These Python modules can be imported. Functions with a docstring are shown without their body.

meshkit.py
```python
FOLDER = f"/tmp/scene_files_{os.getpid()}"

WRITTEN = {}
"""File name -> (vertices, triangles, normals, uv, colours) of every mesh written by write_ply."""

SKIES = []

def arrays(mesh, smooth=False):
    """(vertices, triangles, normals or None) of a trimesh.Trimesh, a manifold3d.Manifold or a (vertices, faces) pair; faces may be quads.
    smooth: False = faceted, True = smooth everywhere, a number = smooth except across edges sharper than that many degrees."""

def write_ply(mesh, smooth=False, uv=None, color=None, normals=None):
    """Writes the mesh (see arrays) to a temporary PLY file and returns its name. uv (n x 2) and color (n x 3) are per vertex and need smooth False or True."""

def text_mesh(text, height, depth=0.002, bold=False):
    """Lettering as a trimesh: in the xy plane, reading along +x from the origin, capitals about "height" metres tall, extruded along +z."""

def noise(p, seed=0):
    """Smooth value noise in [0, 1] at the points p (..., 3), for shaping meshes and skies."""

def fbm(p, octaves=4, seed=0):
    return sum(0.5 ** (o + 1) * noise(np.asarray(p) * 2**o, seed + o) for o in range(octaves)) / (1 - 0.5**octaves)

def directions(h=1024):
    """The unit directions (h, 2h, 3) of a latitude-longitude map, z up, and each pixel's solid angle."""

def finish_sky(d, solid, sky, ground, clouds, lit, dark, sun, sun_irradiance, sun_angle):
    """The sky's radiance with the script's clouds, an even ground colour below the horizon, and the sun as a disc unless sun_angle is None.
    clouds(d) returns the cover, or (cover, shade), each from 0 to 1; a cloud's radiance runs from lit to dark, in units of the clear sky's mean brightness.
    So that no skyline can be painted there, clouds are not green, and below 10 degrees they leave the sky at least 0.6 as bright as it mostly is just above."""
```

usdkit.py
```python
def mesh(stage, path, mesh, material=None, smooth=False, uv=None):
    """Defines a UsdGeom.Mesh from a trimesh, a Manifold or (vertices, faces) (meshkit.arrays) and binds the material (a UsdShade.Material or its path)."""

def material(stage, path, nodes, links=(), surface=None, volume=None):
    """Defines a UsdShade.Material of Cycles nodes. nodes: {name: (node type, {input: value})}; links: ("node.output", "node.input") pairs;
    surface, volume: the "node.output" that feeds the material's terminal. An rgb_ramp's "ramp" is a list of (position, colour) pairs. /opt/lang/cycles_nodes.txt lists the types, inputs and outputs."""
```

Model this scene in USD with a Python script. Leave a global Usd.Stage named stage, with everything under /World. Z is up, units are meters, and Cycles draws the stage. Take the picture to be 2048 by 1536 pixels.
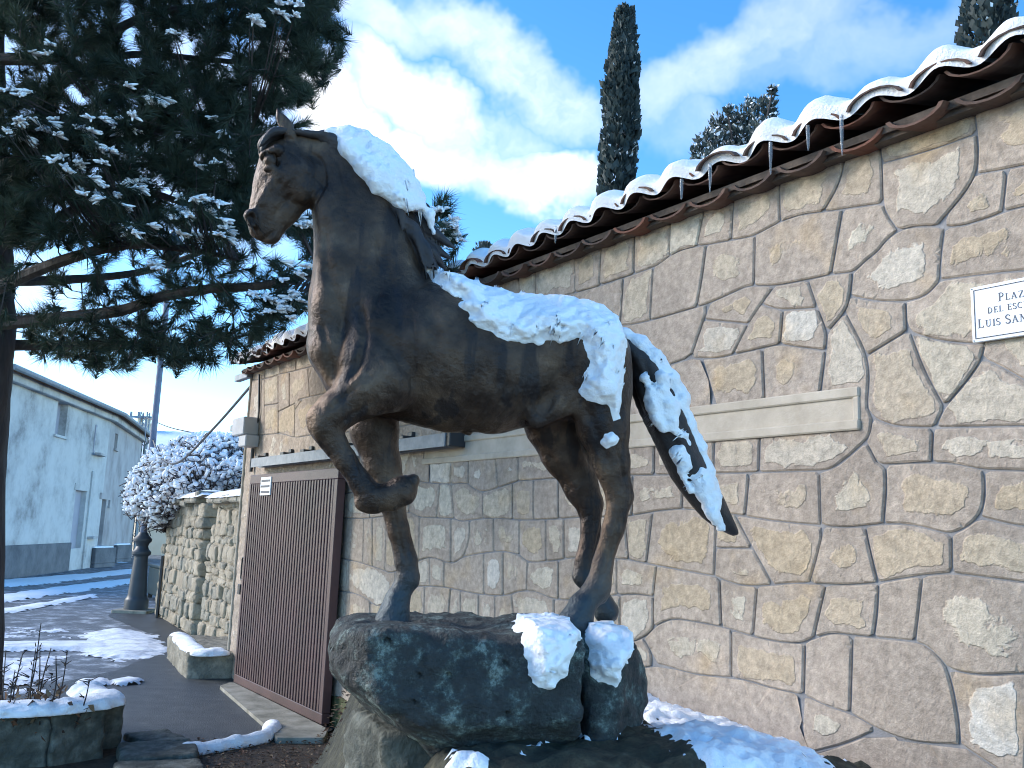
import math, random
import numpy as np, trimesh, usdkit, meshkit
from pxr import Gf, Sdf, Usd, UsdGeom, UsdLux, UsdShade, Vt
from scipy import ndimage, spatial
import shapely
from shapely import geometry as sg, ops as so

stage = Usd.Stage.CreateInMemory()
UsdGeom.SetStageUpAxis(stage, UsdGeom.Tokens.z)
UsdGeom.SetStageMetersPerUnit(stage, 1.0)
world = UsdGeom.Xform.Define(stage, '/World'); stage.SetDefaultPrim(world.GetPrim())
UsdGeom.Scope.Define(stage, '/World/Looks')
rng = np.random.default_rng(7)
def unit(v): v = np.asarray(v, float); return v / np.linalg.norm(v)

# ------------------------------------------------------------------ camera (measured from the photograph, 2048 x 1536)
FPX, EYE = 1830.0, np.array([0.0, 0.0, 1.6])
_up = unit([0.038, 1.0, 297.0 / FPX])                 # world up in camera axes (right, up, forward)
_fw = unit(np.array([0, 0, 1.0]) - _up * _up[2])      # horizontal forward
_rt = np.cross(_fw, _up); _rt = _rt if _rt[0] > 0 else -_rt
C2W = np.array([_rt, _fw, _up])                       # rows: world x, y, z in camera axes
EXPOSURE = 1.6
cam = UsdGeom.Camera.Define(stage, '/World/camera')
cam.CreateHorizontalApertureAttr(36.0); cam.CreateVerticalApertureAttr(27.0)
cam.CreateFocalLengthAttr(36.0 * FPX / 2048); cam.CreateClippingRangeAttr(Gf.Vec2f(0.05, 3000))
cam.CreateExposureAttr(EXPOSURE)
_r, _u, _b = C2W @ [1, 0, 0], C2W @ [0, 1, 0], C2W @ [0, 0, -1]
cam.AddTransformOp().Set(Gf.Matrix4d(*_r, 0, *_u, 0, *_b, 0, *EYE, 1))
def ray(px, py): return unit(C2W @ np.array([(px - 1024) / FPX, -(py - 768) / FPX, 1.0]))
def at_depth(px, py, depth):                          # point whose forward distance is given
    d = ray(px, py); return EYE + d * (depth / d[1])
def at_z(px, py, z=0.0):
    d = ray(px, py); return EYE + d * ((z - EYE[2]) / d[2])
def at_plane(px, py, p, n):
    d = ray(px, py); return EYE + d * (np.dot(np.asarray(p) - EYE, n) / np.dot(d, n))
def to_px(P):
    c = (np.asarray(P, float) - EYE) @ C2W
    return np.stack([1024 + FPX * c[..., 0] / c[..., 2], 768 - FPX * c[..., 1] / c[..., 2]], -1)

# ------------------------------------------------------------------ sky and sun
SUN_DIR = unit([-0.93, 0.22, 0.46])                   # towards the sun
SUN_I, SUN_ANGLE, SKY_S = 0.38, 22.0, 0.105
sun = UsdLux.DistantLight.Define(stage, '/World/sun')
sun.CreateIntensityAttr(SUN_I); sun.CreateAngleAttr(SUN_ANGLE); sun.CreateNormalizeAttr(True); sun.CreateColorAttr(Gf.Vec3f(1, 0.945, 0.87))
_x = unit(np.cross([0, 0, 1], SUN_DIR)); _y = np.cross(SUN_DIR, _x)
sun.AddTransformOp().Set(Gf.Matrix4d(*_x, 0, *_y, 0, *SUN_DIR, 0, 0, 0, 30, 1))
sky = UsdLux.DomeLight.Define(stage, '/World/sky')
for _k, _v in (('kind', 'structure'), ('label', 'bright blue winter sky with soft white clouds'), ('category', 'sky')): sky.GetPrim().SetCustomDataByKey(_k, _v)
def sky_material():
    n = {'tc': ('texture_coordinate', {}),
         'sky': ('sky_texture', {'sky_type': 'single_scattering', 'sun_disc': False, 'sun_elevation': math.asin(SUN_DIR[2]), 'sun_rotation': math.atan2(SUN_DIR[0], SUN_DIR[1]), 'altitude': 900.0, 'air_density': 1.0, 'aerosol_density': 0.6, 'ozone_density': 2.0}),
         'hsv': ('hsv', {'saturation': 1.32, 'value': 1.25}),
         'wn': ('noise_texture', {'scale': 6.5, 'detail': 5.0, 'roughness': 0.6}),
         'wob': ('vector_math', {'math_type': 'subtract', 'vector2': (0.5, 0.5, 0.5)}),
         'wsc': ('vector_math', {'math_type': 'scale', 'scale': 0.14}),
         'dir': ('vector_math', {'math_type': 'add'}),
         'bg': ('background_shader', {'strength': SKY_S})}
    l = [('sky.color', 'hsv.color'), ('tc.generated', 'wn.vector'), ('wn.color', 'wob.vector1'), ('wob.vector', 'wsc.vector1'), ('tc.generated', 'dir.vector1'), ('wsc.vector', 'dir.vector2')]
    prev = None
    # cloud banks: (pixel x, y, half length, half width, tilt degrees, cover)
    for i, (cx, cy, a, b, tilt, c) in enumerate([(670, 245, 150, 85, 30, 1.05), (880, 225, 200, 58, 38, 0.95), (1030, 150, 215, 66, 34, 0.9), (910, 340, 220, 60, 10, 1.0), (1125, 378, 150, 54, 12, 0.95), (790, 170, 110, 52, 20, 0.7), (985, 275, 130, 46, 15, 0.6), (760, 330, 120, 60, 0, 0.7), (1430, 130, 240, 70, -25, 0.5), (1400, 270, 140, 60, 20, 0.35), (1650, 90, 200, 60, -10, 0.3), (780, 30, 230, 45, 12, 0.5), (150, 200, 430, 200, 10, 0.6), (2400, 330, 315, 122, 10, 0.7), (-500, 500, 441, 158, 0, 0.7), (2900, 200, 441, 146, -15, 0.7)]):
        d = ray(cx, cy); t = math.radians(tilt)
        ex = unit(np.cross(d, [0, 0, 1])); ey = np.cross(ex, d)
        va, vb = ex * math.cos(t) - ey * math.sin(t), ex * math.sin(t) + ey * math.cos(t)
        n |= {f'a{i}': ('vector_math', {'math_type': 'dot_product', 'vector2': tuple(va * FPX / a)}), f'b{i}': ('vector_math', {'math_type': 'dot_product', 'vector2': tuple(vb * FPX / b)}), f'f{i}': ('vector_math', {'math_type': 'dot_product', 'vector2': tuple(d)}),
              f'aa{i}': ('math', {'math_type': 'multiply'}), f'r{i}': ('math', {'math_type': 'multiply_add'}), f'm{i}': ('map_range', {'range_type': 'smoothstep', 'from_min': 1.75, 'from_max': 0.05, 'to_min': 0.0, 'to_max': c, 'clamp': True}),
              f'g{i}': ('math', {'math_type': 'greater_than', 'value2': 0.0}), f'q{i}': ('math', {'math_type': 'multiply'})}
        l += [('dir.vector', f'{k}{i}.vector1') for k in 'abf'] + [(f'a{i}.value', f'aa{i}.value1'), (f'a{i}.value', f'aa{i}.value2'), (f'b{i}.value', f'r{i}.value1'), (f'b{i}.value', f'r{i}.value2'), (f'aa{i}.value', f'r{i}.value3'), (f'r{i}.value', f'm{i}.value'), (f'f{i}.value', f'g{i}.value1'), (f'm{i}.result', f'q{i}.value1'), (f'g{i}.value', f'q{i}.value2')]
        if prev:
            n[f'x{i}'] = ('math', {'math_type': 'maximum'}); l += [(prev, f'x{i}.value1'), (f'q{i}.value', f'x{i}.value2')]; prev = f'x{i}.value'
        else: prev = f'q{i}.value'
    n |= {'fn': ('noise_texture', {'scale': 6.0, 'detail': 6.0, 'roughness': 0.55}), 'fr': ('map_range', {'from_min': 0.36, 'from_max': 0.6, 'to_min': 0.3, 'to_max': 1.0}), 'cov': ('math', {'math_type': 'multiply', 'use_clamp': True}),
          'cloud': ('color', {'value': CLOUD}), 'mix': ('mix_color', {})}
    l += [('dir.vector', 'fn.vector'), ('fn.fac', 'fr.value'), (prev, 'cov.value1'), ('fr.result', 'cov.value2'), ('cov.value', 'mix.fac'), ('hsv.color', 'mix.a'), ('cloud.color', 'mix.b'), ('mix.result', 'bg.color')]
    return usdkit.material(stage, '/World/Looks/sky', n, l, surface='bg.background')
CLOUD = (5.0, 5.2, 5.5)
UsdShade.MaterialBindingAPI.Apply(sky.GetPrim()).Bind(sky_material())

# ------------------------------------------------------------------ helpers
_names = {}
def numbered(parent, name):
    k = (parent, name); i = _names.get(k, 0); _names[k] = i + 1
    return f'{parent}/{name}' + (f'_{i:03d}' if i else '')
def tag(p, label=None, cat=None, group=None, kind=None):
    p = p.GetPrim() if hasattr(p, 'GetPrim') else p
    for k, v in (('label', label), ('category', cat), ('group', group), ('kind', kind)):
        if v: p.SetCustomDataByKey(k, v)
    return p
def thing(name, label, cat, group=None, M=None, parent='/World'):
    x = UsdGeom.Xform.Define(stage, numbered(parent, name))
    if M is not None: x.AddTransformOp().Set(Gf.Matrix4d(*np.asarray(M, float).T.ravel().tolist()))
    tag(x, label, cat, group); return x
def path(p): return '/World' if p is None else str(p.GetPath())
def obj(name, mesh, mat, parent=None, smooth=False, label=None, cat=None, group=None, kind=None, prim=None):
    """One Mesh prim; prim: {primvar: per-vertex floats} (needs smooth False or True)."""
    m = usdkit.mesh(stage, numbered(path(parent), name), mesh, mat, smooth=smooth)
    for k, v in (prim or {}).items():
        UsdGeom.PrimvarsAPI(m).CreatePrimvar(k, Sdf.ValueTypeNames.FloatArray, 'vertex').Set(Vt.FloatArray.FromNumpy(np.asarray(v, np.float32)))
    tag(m, label, cat, group, kind); return m
def frame(o, x, y, z=(0, 0, 1)):
    M = np.eye(4); M[:3, 0], M[:3, 1], M[:3, 2], M[:3, 3] = x, y, z, o; return M
def move(mesh, M):
    m = mesh.copy(); m.apply_transform(M); return m
def clean(m): m.remove_unreferenced_vertices(); return m
def cat_(ms): return trimesh.util.concatenate([m for m in ms if m is not None])
def box(x0, x1, y0, y1, z0, z1, bev=0.0):
    m = trimesh.creation.box((x1 - x0, y1 - y0, z1 - z0)) if bev <= 0 else bevbox(x1 - x0, y1 - y0, z1 - z0, bev)
    m.apply_translation(((x0 + x1) / 2, (y0 + y1) / 2, (z0 + z1) / 2)); return m
def bevbox(a, b, c, r):
    p = []
    for sx in (-1, 1):
        for sy in (-1, 1):
            for sz in (-1, 1):
                h = np.array([sx * a / 2, sy * b / 2, sz * c / 2]); d = np.array([sx, sy, sz]) * r
                p += [h - d * [0, 1, 1], h - d * [1, 0, 1], h - d * [1, 1, 0]]
    return trimesh.convex.convex_hull(np.array(p))
def tube(pts, radii, n=8, cap=True):
    pts = np.asarray(pts, float); radii = np.broadcast_to(radii, len(pts)); V, F = [], []
    ref = np.array([0.13, 0.21, 0.97]); T = np.gradient(pts, axis=0)
    for i, (p, t, r) in enumerate(zip(pts, T, radii)):
        t = unit(t); a = np.cross(t, ref); a = unit(a) if np.linalg.norm(a) > 0.05 else unit(np.cross(t, [1, 0, 0])); b = np.cross(t, a)
        q = np.arange(n) * 2 * np.pi / n
        V.append(p + r * (np.cos(q)[:, None] * a + np.sin(q)[:, None] * b))
        if i:
            k0, k1 = (i - 1) * n, i * n
            for j in range(n): F += [[k0 + j, k0 + (j + 1) % n, k1 + (j + 1) % n], [k0 + j, k1 + (j + 1) % n, k1 + j]]
    V = np.vstack(V)
    if cap:
        c0, c1 = len(V), len(V) + 1; V = np.vstack([V, pts[0], pts[-1]]); k = (len(pts) - 1) * n
        for j in range(n): F += [[c0, (j + 1) % n, j], [c1, k + j, k + (j + 1) % n]]
    m = trimesh.Trimesh(V, np.array(F), process=False); return m
def catmull(pts, k=6):
    pts = np.asarray(pts, float); P = np.vstack([2 * pts[0] - pts[1], pts, 2 * pts[-1] - pts[-2]]); out = []
    for i in range(1, len(P) - 2):
        for t in np.arange(k) / k:
            a, b, c, d = P[i - 1], P[i], P[i + 1], P[i + 2]
            out.append(0.5 * ((2 * b) + (-a + c) * t + (2 * a - 5 * b + 4 * c - d) * t * t + (-a + 3 * b - 3 * c + d) * t ** 3))
    return np.array(out + [pts[-1]])
def lathe(profile, n=20):
    pr = np.asarray(profile, float); V, F = [], []
    q = np.arange(n) * 2 * np.pi / n
    for r, z in pr: V += [[r * math.cos(a), r * math.sin(a), z] for a in q]
    for i in range(len(pr) - 1):
        for j in range(n): F += [[i * n + j, i * n + (j + 1) % n, (i + 1) * n + (j + 1) % n], [i * n + j, (i + 1) * n + (j + 1) % n, (i + 1) * n + j]]
    V += [[0, 0, pr[0][1]], [0, 0, pr[-1][1]]]; k = (len(pr) - 1) * n; c = len(V) - 2
    for j in range(n): F += [[c, (j + 1) % n, j], [c + 1, k + j, k + (j + 1) % n]]
    return trimesh.Trimesh(np.array(V), np.array(F), process=False)
def surface_nets(F, o, h):
    """Zero surface of a sampled distance field (negative inside) as a mesh."""
    ins = F < 0; nx, ny, nz = F.shape
    cnt = np.zeros((nx - 1, ny - 1, nz - 1), np.int8)
    for a, b, c in np.ndindex(2, 2, 2): cnt += ins[a:nx - 1 + a, b:ny - 1 + b, c:nz - 1 + c]
    I = np.argwhere((cnt > 0) & (cnt < 8)); idx = np.full(cnt.shape, -1, np.int64); idx[tuple(I.T)] = np.arange(len(I))
    S, N = np.zeros((len(I), 3)), np.zeros(len(I))
    for ax in range(3):
        for u, v in np.ndindex(2, 2):
            off = np.zeros(3, int); off[(ax + 1) % 3], off[(ax + 2) % 3] = u, v
            A = I + off; B = A.copy(); B[:, ax] += 1
            fa, fb = F[tuple(A.T)], F[tuple(B.T)]; m = (fa < 0) != (fb < 0)
            t = fa[m] / (fa[m] - fb[m]); p = A[m].astype(float); p[:, ax] += t
            S[m] += p; N[m] += 1
    V = S / N[:, None] * h + o; Q = []
    for ax in range(3):
        s0 = [slice(None)] * 3; s1 = [slice(None)] * 3; s0[ax], s1[ax] = slice(0, -1), slice(1, None)
        e = np.argwhere(ins[tuple(s0)] != ins[tuple(s1)]); u, v = (ax + 1) % 3, (ax + 2) % 3
        e = e[(e[:, u] > 0) & (e[:, v] > 0) & (e[:, u] < F.shape[u] - 1) & (e[:, v] < F.shape[v] - 1)]
        def cell(du, dv):
            c = e.copy(); c[:, u] -= du; c[:, v] -= dv; return idx[tuple(c.T)]
        q = np.stack([cell(1, 1), cell(0, 1), cell(0, 0), cell(1, 0)], 1)
        q[~ins[tuple(e.T)]] = q[~ins[tuple(e.T)]][:, ::-1]
        Q.append(q)
    Q = np.vstack(Q); Q = Q[(Q >= 0).all(1)]
    return trimesh.Trimesh(V, np.vstack([Q[:, [0, 1, 2]], Q[:, [0, 2, 3]]]), process=False)
class Field:
    """A distance field on a grid, joined from soft shapes."""
    def __init__(s, lo, hi, h):
        s.lo, s.h = np.asarray(lo, float), h; s.n = np.ceil((np.asarray(hi) - s.lo) / h).astype(int) + 1
        s.F = np.full(s.n, 0.12); s.ax = [s.lo[k] + h * np.arange(s.n[k]) for k in range(3)]
    def sub(s, lo, hi):
        a = np.clip(np.floor((lo - s.lo) / s.h).astype(int), 0, s.n - 1); b = np.clip(np.ceil((hi - s.lo) / s.h).astype(int) + 1, 1, s.n)
        return tuple(slice(x, max(y, x + 1)) for x, y in zip(a, b))
    def pts(s, sl): return np.stack(np.meshgrid(*[s.ax[k][sl[k]] for k in range(3)], indexing='ij'), -1)
    def cone(s, a, b, ra, rb, w=1.0, k=0.03, cut=False):
        a, b = np.asarray(a, float), np.asarray(b, float); R = max(ra, rb) + 0.1
        sl = s.sub(np.minimum(a, b) - R, np.maximum(a, b) + R); P = s.pts(sl)
        sc = np.array([1, 1 / w, 1]); p, d = (P - a) * sc, (b - a) * sc
        t = np.clip((p @ d) / max(d @ d, 1e-9), 0, 1)
        v = p - t[..., None] * d; q = np.sqrt((v * v).sum(-1)) - (ra + (rb - ra) * t)
        if w < 1: q = q * (0.5 + 0.5 * w)
        s.join(sl, q, k, cut)
    def join(s, sl, q, k, cut=False):
        f = s.F[sl]
        if cut: q = -q; hh = np.clip(0.5 - 0.5 * (f - q) / k, 0, 1); s.F[sl] = f + (q - f) * hh + k * hh * (1 - hh)
        else: hh = np.clip(0.5 + 0.5 * (f - q) / k, 0, 1); s.F[sl] = f + (q - f) * hh - k * hh * (1 - hh)
    def chain(s, nodes, w=1.0, k=0.03):
        for a, b in zip(nodes[:-1], nodes[1:]): s.cone(a[0], b[0], a[1], b[1], w, k)
    def mesh(s): return surface_nets(s.F, s.lo, s.h)
def poly_sd(poly, lo, hi, h):
    """Signed distance (positive inside) of a polygon sampled on a grid, with a lookup."""
    from PIL import Image, ImageDraw
    n = np.ceil((np.asarray(hi) - lo) / h).astype(int) + 1; im = Image.new('L', tuple(n.tolist()))
    for q in (poly if isinstance(poly[0][0], (list, tuple, np.ndarray)) else [poly]):
        ImageDraw.Draw(im).polygon([tuple(x) for x in ((np.asarray(q) - lo) / h)], fill=1)
    m = np.asarray(im).T > 0
    d = (ndimage.distance_transform_edt(m) - ndimage.distance_transform_edt(~m)) * h
    return lambda x, y: ndimage.map_coordinates(d, [(np.asarray(x) - lo[0]) / h, (np.asarray(y) - lo[1]) / h], order=1, mode='nearest')
def sstep(x, a, b):
    t = np.clip((np.asarray(x, float) - a) / (b - a), 0, 1); return t * t * (3 - 2 * t)
def fb(p, s, o=4, seed=0): return meshkit.fbm(np.asarray(p, float) * s, o, seed) - 0.5
def rot2(v, a): c, s = math.cos(a), math.sin(a); return np.array([c * v[0] - s * v[1], s * v[0] + c * v[1]])
# ------------------------------------------------------------------ materials
LK = '/World/Looks/'
def mat(name, ramp, scale=6.0, detail=6.0, rough=(0.7, 0.9), bump=0.3, bscale=40.0, bdist=0.01, metallic=0.0, spec=0.5, stretch=(1, 1, 1), rgh=0.6, extra=None, sss=0.0, space='position'):
    n = {'geo': ('geometry', {}), 'map': ('mapping', {'scale': stretch}), 'n1': ('noise_texture', {'scale': scale, 'detail': detail, 'roughness': rgh}),
         'cr': ('rgb_ramp', {'ramp': ramp}), 'n2': ('noise_texture', {'scale': bscale, 'detail': 6.0, 'roughness': 0.65}), 'rr': ('map_range', {'to_min': rough[0], 'to_max': rough[1], 'from_min': 0.3, 'from_max': 0.7}),
         'bp': ('bump', {'strength': bump, 'distance': bdist}), 'p': ('principled_bsdf', {'metallic': metallic, 'specular_ior_level': spec})}
    l = [('geo.position', 'map.vector'), ('map.vector', 'n1.vector'), ('n1.fac', 'cr.fac'), ('cr.color', 'p.base_color'), ('map.vector', 'n2.vector'), ('n2.fac', 'rr.value'), ('rr.result', 'p.roughness'), ('n2.fac', 'bp.height'), ('bp.normal', 'p.normal')]
    if sss: n['p'][1].update({'subsurface_weight': sss, 'subsurface_radius': (0.04, 0.05, 0.06), 'subsurface_scale': 0.6})
    return usdkit.material(stage, LK + name, n, l, surface='p.BSDF')
def sh(c, k): return tuple(x * k for x in c)
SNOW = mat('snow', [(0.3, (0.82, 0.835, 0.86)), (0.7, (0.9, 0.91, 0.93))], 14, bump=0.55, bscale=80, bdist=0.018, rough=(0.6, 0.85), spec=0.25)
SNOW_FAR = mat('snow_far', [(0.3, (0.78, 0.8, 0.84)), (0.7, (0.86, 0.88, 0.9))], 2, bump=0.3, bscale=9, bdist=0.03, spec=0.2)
SLUSH = mat('slush', [(0.35, (0.5, 0.53, 0.58)), (0.55, (0.76, 0.79, 0.84))], 5, bump=0.6, bscale=26, bdist=0.015, rough=(0.5, 0.8), spec=0.4)
def stone_material(name, mortar, cores, roughcol):
    """Masonry block: the tan pointing smeared over its edge and a paler rough face showing through; attributes core (metres from the edge), tone."""
    n = {'geo': ('geometry', {}), 'core': ('attribute', {'attribute': 'core'}), 'tone': ('attribute', {'attribute': 'tone'}), 'tone2': ('attribute', {'attribute': 'tone_two'}),
         'nb': ('noise_texture', {'scale': 5.5, 'detail': 5.0, 'roughness': 0.6, 'distortion': 0.3}), 'c1': ('map_range', {'from_min': 0.05, 'from_max': 0.75, 'to_min': -0.22, 'to_max': 0.28, 'clamp': True}),
         'nsum': ('math', {'math_type': 'add'}), 'tadd': ('math', {'math_type': 'add'}), 'mask': ('map_range', {'from_min': 0.555, 'from_max': 0.605, 'range_type': 'smoothstep', 'clamp': True}),
         'corecol': ('rgb_ramp', {'ramp': cores}), 'nf': ('noise_texture', {'scale': 26.0, 'detail': 8.0, 'roughness': 0.7}), 'ng': ('noise_texture', {'scale': 2.3, 'detail': 4.0}),
         'mort': ('rgb_ramp', {'ramp': [(0.3, sh(mortar, 0.82)), (0.52, mortar), (0.72, sh(mortar, 1.14))]}),
         'mix': ('mix_color', {}), 'fleck': ('map_range', {'from_min': 0.3, 'from_max': 0.7, 'to_min': 0.66, 'to_max': 1.3}), 'mul': ('mix_color', {'blend_type': 'multiply', 'fac': 1.0}), 'fcol': ('combine_color', {}),
         'pit': ('voronoi_texture', {'scale': 17.0, 'randomness': 1.0}), 'pitn': ('noise_texture', {'scale': 9.0, 'detail': 3.0}), 'pitm': ('math', {'math_type': 'add'}), 'pitr': ('map_range', {'from_min': 0.5, 'from_max': 0.66, 'clamp': True}),
         'oc': ('noise_texture', {'scale': 3.4, 'detail': 3.0}), 'ocm': ('map_range', {'from_min': 0.58, 'from_max': 0.74, 'to_min': 0.0, 'to_max': 0.55, 'clamp': True}), 'ochre': ('mix_color', {'b': roughcol}),
         'nh': ('noise_texture', {'scale': 60.0, 'detail': 6.0, 'roughness': 0.7}), 'hm': ('math', {'math_type': 'multiply'}), 'h': ('math', {'math_type': 'multiply_add', 'value2': 0.22}), 'h2': ('math', {'math_type': 'multiply_add', 'value2': 0.6}),
         'bp': ('bump', {'strength': 0.75, 'distance': 0.012}), 'p': ('principled_bsdf', {'roughness': 0.92, 'specular_ior_level': 0.25})}
    l = [('geo.position', f'{k}.vector') for k in ('nb', 'nf', 'ng', 'pit', 'pitn', 'nh', 'oc')] + [
        ('core.fac', 'c1.value'), ('c1.result', 'nsum.value1'), ('nb.fac', 'nsum.value2'), ('nsum.value', 'tadd.value1'), ('tone2.fac', 'tadd.value2'), ('tadd.value', 'mask.value'),
        ('tone.fac', 'corecol.fac'), ('ng.fac', 'mort.fac'), ('mask.result', 'mix.fac'), ('mort.color', 'mix.a'), ('corecol.color', 'mix.b'), ('nf.fac', 'fleck.value'),
        ('fleck.result', 'fcol.r'), ('fleck.result', 'fcol.g'), ('fleck.result', 'fcol.b'), ('oc.fac', 'ocm.value'), ('ocm.result', 'ochre.fac'), ('mix.result', 'ochre.a'), ('ochre.result', 'mul.a'), ('fcol.color', 'mul.b'), ('mul.result', 'p.base_color'),
        ('pit.distance', 'pitm.value1'), ('pitn.fac', 'pitm.value2'), ('pitm.value', 'pitr.value'), ('mask.result', 'hm.value1'), ('nf.fac', 'hm.value2'), ('mask.result', 'h.value1'), ('nh.fac', 'h.value3'), ('hm.value', 'h2.value1'), ('h.value', 'h2.value3'), ('h2.value', 'bp.height'), ('bp.normal', 'p.normal')]
    return usdkit.material(stage, LK + name, n, l, surface='p.BSDF')
STONE = stone_material('wall_stone', (0.40, 0.328, 0.265), [(0.0, (0.55, 0.49, 0.41)), (0.2, (0.49, 0.41, 0.31)), (0.4, (0.53, 0.475, 0.385)), (0.55, (0.47, 0.38, 0.28)), (0.75, (0.45, 0.355, 0.245)), (0.9, (0.5, 0.43, 0.335)), (1.0, (0.6, 0.55, 0.48))], (0.5, 0.36, 0.21))
MORTAR = mat('joint_mortar', [(0.3, (0.17, 0.17, 0.18)), (0.7, (0.27, 0.26, 0.26))], 12, bump=0.5, bscale=70)
PLASTER = mat('plaster', [(0.3, (0.36, 0.305, 0.235)), (0.7, (0.5, 0.435, 0.35))], 7, bump=0.35, bscale=60, bdist=0.006)
def tilem(name, a, b, c): return mat(name, [(0.3, a), (0.5, b), (0.7, c)], 9, bump=0.4, bscale=45, rough=(0.75, 0.95))
TILES = [tilem('roof_clay', (0.075, 0.04, 0.03), (0.115, 0.06, 0.045), (0.13, 0.085, 0.065)), tilem('roof_clay_dark', (0.045, 0.032, 0.03), (0.075, 0.048, 0.04), (0.11, 0.07, 0.055)), tilem('roof_clay_red', (0.11, 0.045, 0.03), (0.155, 0.062, 0.04), (0.12, 0.07, 0.05))]
HZ = 1.28
def bronze_material():
    n = {'geo': ('geometry', {}), 'map': ('mapping', {'scale': (14, 14, 1.3)}), 'n1': ('noise_texture', {'scale': 5.0, 'detail': 6.0, 'roughness': 0.6}), 'n2': ('noise_texture', {'scale': 1.0, 'detail': 4.0, 'roughness': 0.55}),
         'cr': ('rgb_ramp', {'ramp': [(0.3, (0.016, 0.010, 0.008)), (0.46, (0.045, 0.028, 0.02)), (0.58, (0.09, 0.057, 0.038)), (0.72, (0.19, 0.125, 0.08))]}), 'st': ('map_range', {'from_min': 0.53, 'from_max': 0.62, 'to_min': 0.0, 'to_max': 0.75, 'clamp': True, 'range_type': 'smoothstep'}),
         'mx': ('mix_color', {'b': (0.018, 0.015, 0.016)}), 'sep': ('separate_xyz', {}), 'zm': ('map_range', {'from_min': HZ + 0.07, 'from_max': HZ + 0.25, 'to_min': 0.85, 'to_max': 0.0, 'clamp': True}), 'pat': ('mix_color', {'b': (0.035, 0.05, 0.06)}),
         'nf': ('noise_texture', {'scale': 70.0, 'detail': 6.0, 'roughness': 0.65}), 'nm': ('noise_texture', {'scale': 16.0, 'detail': 4.0}), 'hs': ('math', {'math_type': 'multiply_add', 'value2': 2.0}), 'rr': ('map_range', {'from_min': 0.3, 'from_max': 0.7, 'to_min': 0.24, 'to_max': 0.52}),
         'bp': ('bump', {'strength': 0.7, 'distance': 0.008}), 'p': ('principled_bsdf', {'metallic': 0.6, 'specular_ior_level': 0.45})}
    l = [('geo.position', 'map.vector'), ('map.vector', 'n2.vector')] + [('geo.position', f'{k}.vector') for k in ('n1', 'nf', 'nm', 'sep')] + [('n1.fac', 'cr.fac'), ('n2.fac', 'st.value'), ('st.result', 'mx.fac'), ('cr.color', 'mx.a'), ('sep.z', 'zm.value'), ('zm.result', 'pat.fac'), ('mx.result', 'pat.a'), ('pat.result', 'p.base_color'),
          ('nm.fac', 'hs.value1'), ('nf.fac', 'hs.value3'), ('hs.value', 'bp.height'), ('bp.normal', 'p.normal'), ('n1.fac', 'rr.value'), ('rr.result', 'p.roughness')]
    return usdkit.material(stage, LK + 'bronze', n, l, surface='p.BSDF')
DARKBRONZE = mat('dark_bronze', [(0.3, (0.018, 0.015, 0.016)), (0.7, (0.05, 0.04, 0.038))], 9, bump=0.5, bscale=60, metallic=0.35, rough=(0.35, 0.6))
ROCK = mat('patina_rock', [(0.3, (0.006, 0.0075, 0.008)), (0.49, (0.016, 0.021, 0.022)), (0.55, (0.045, 0.064, 0.06)), (0.615, (0.17, 0.22, 0.2))], 13, detail=12, rgh=0.78, bump=1.0, bscale=30, bdist=0.04, rough=(0.5, 0.85))
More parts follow.
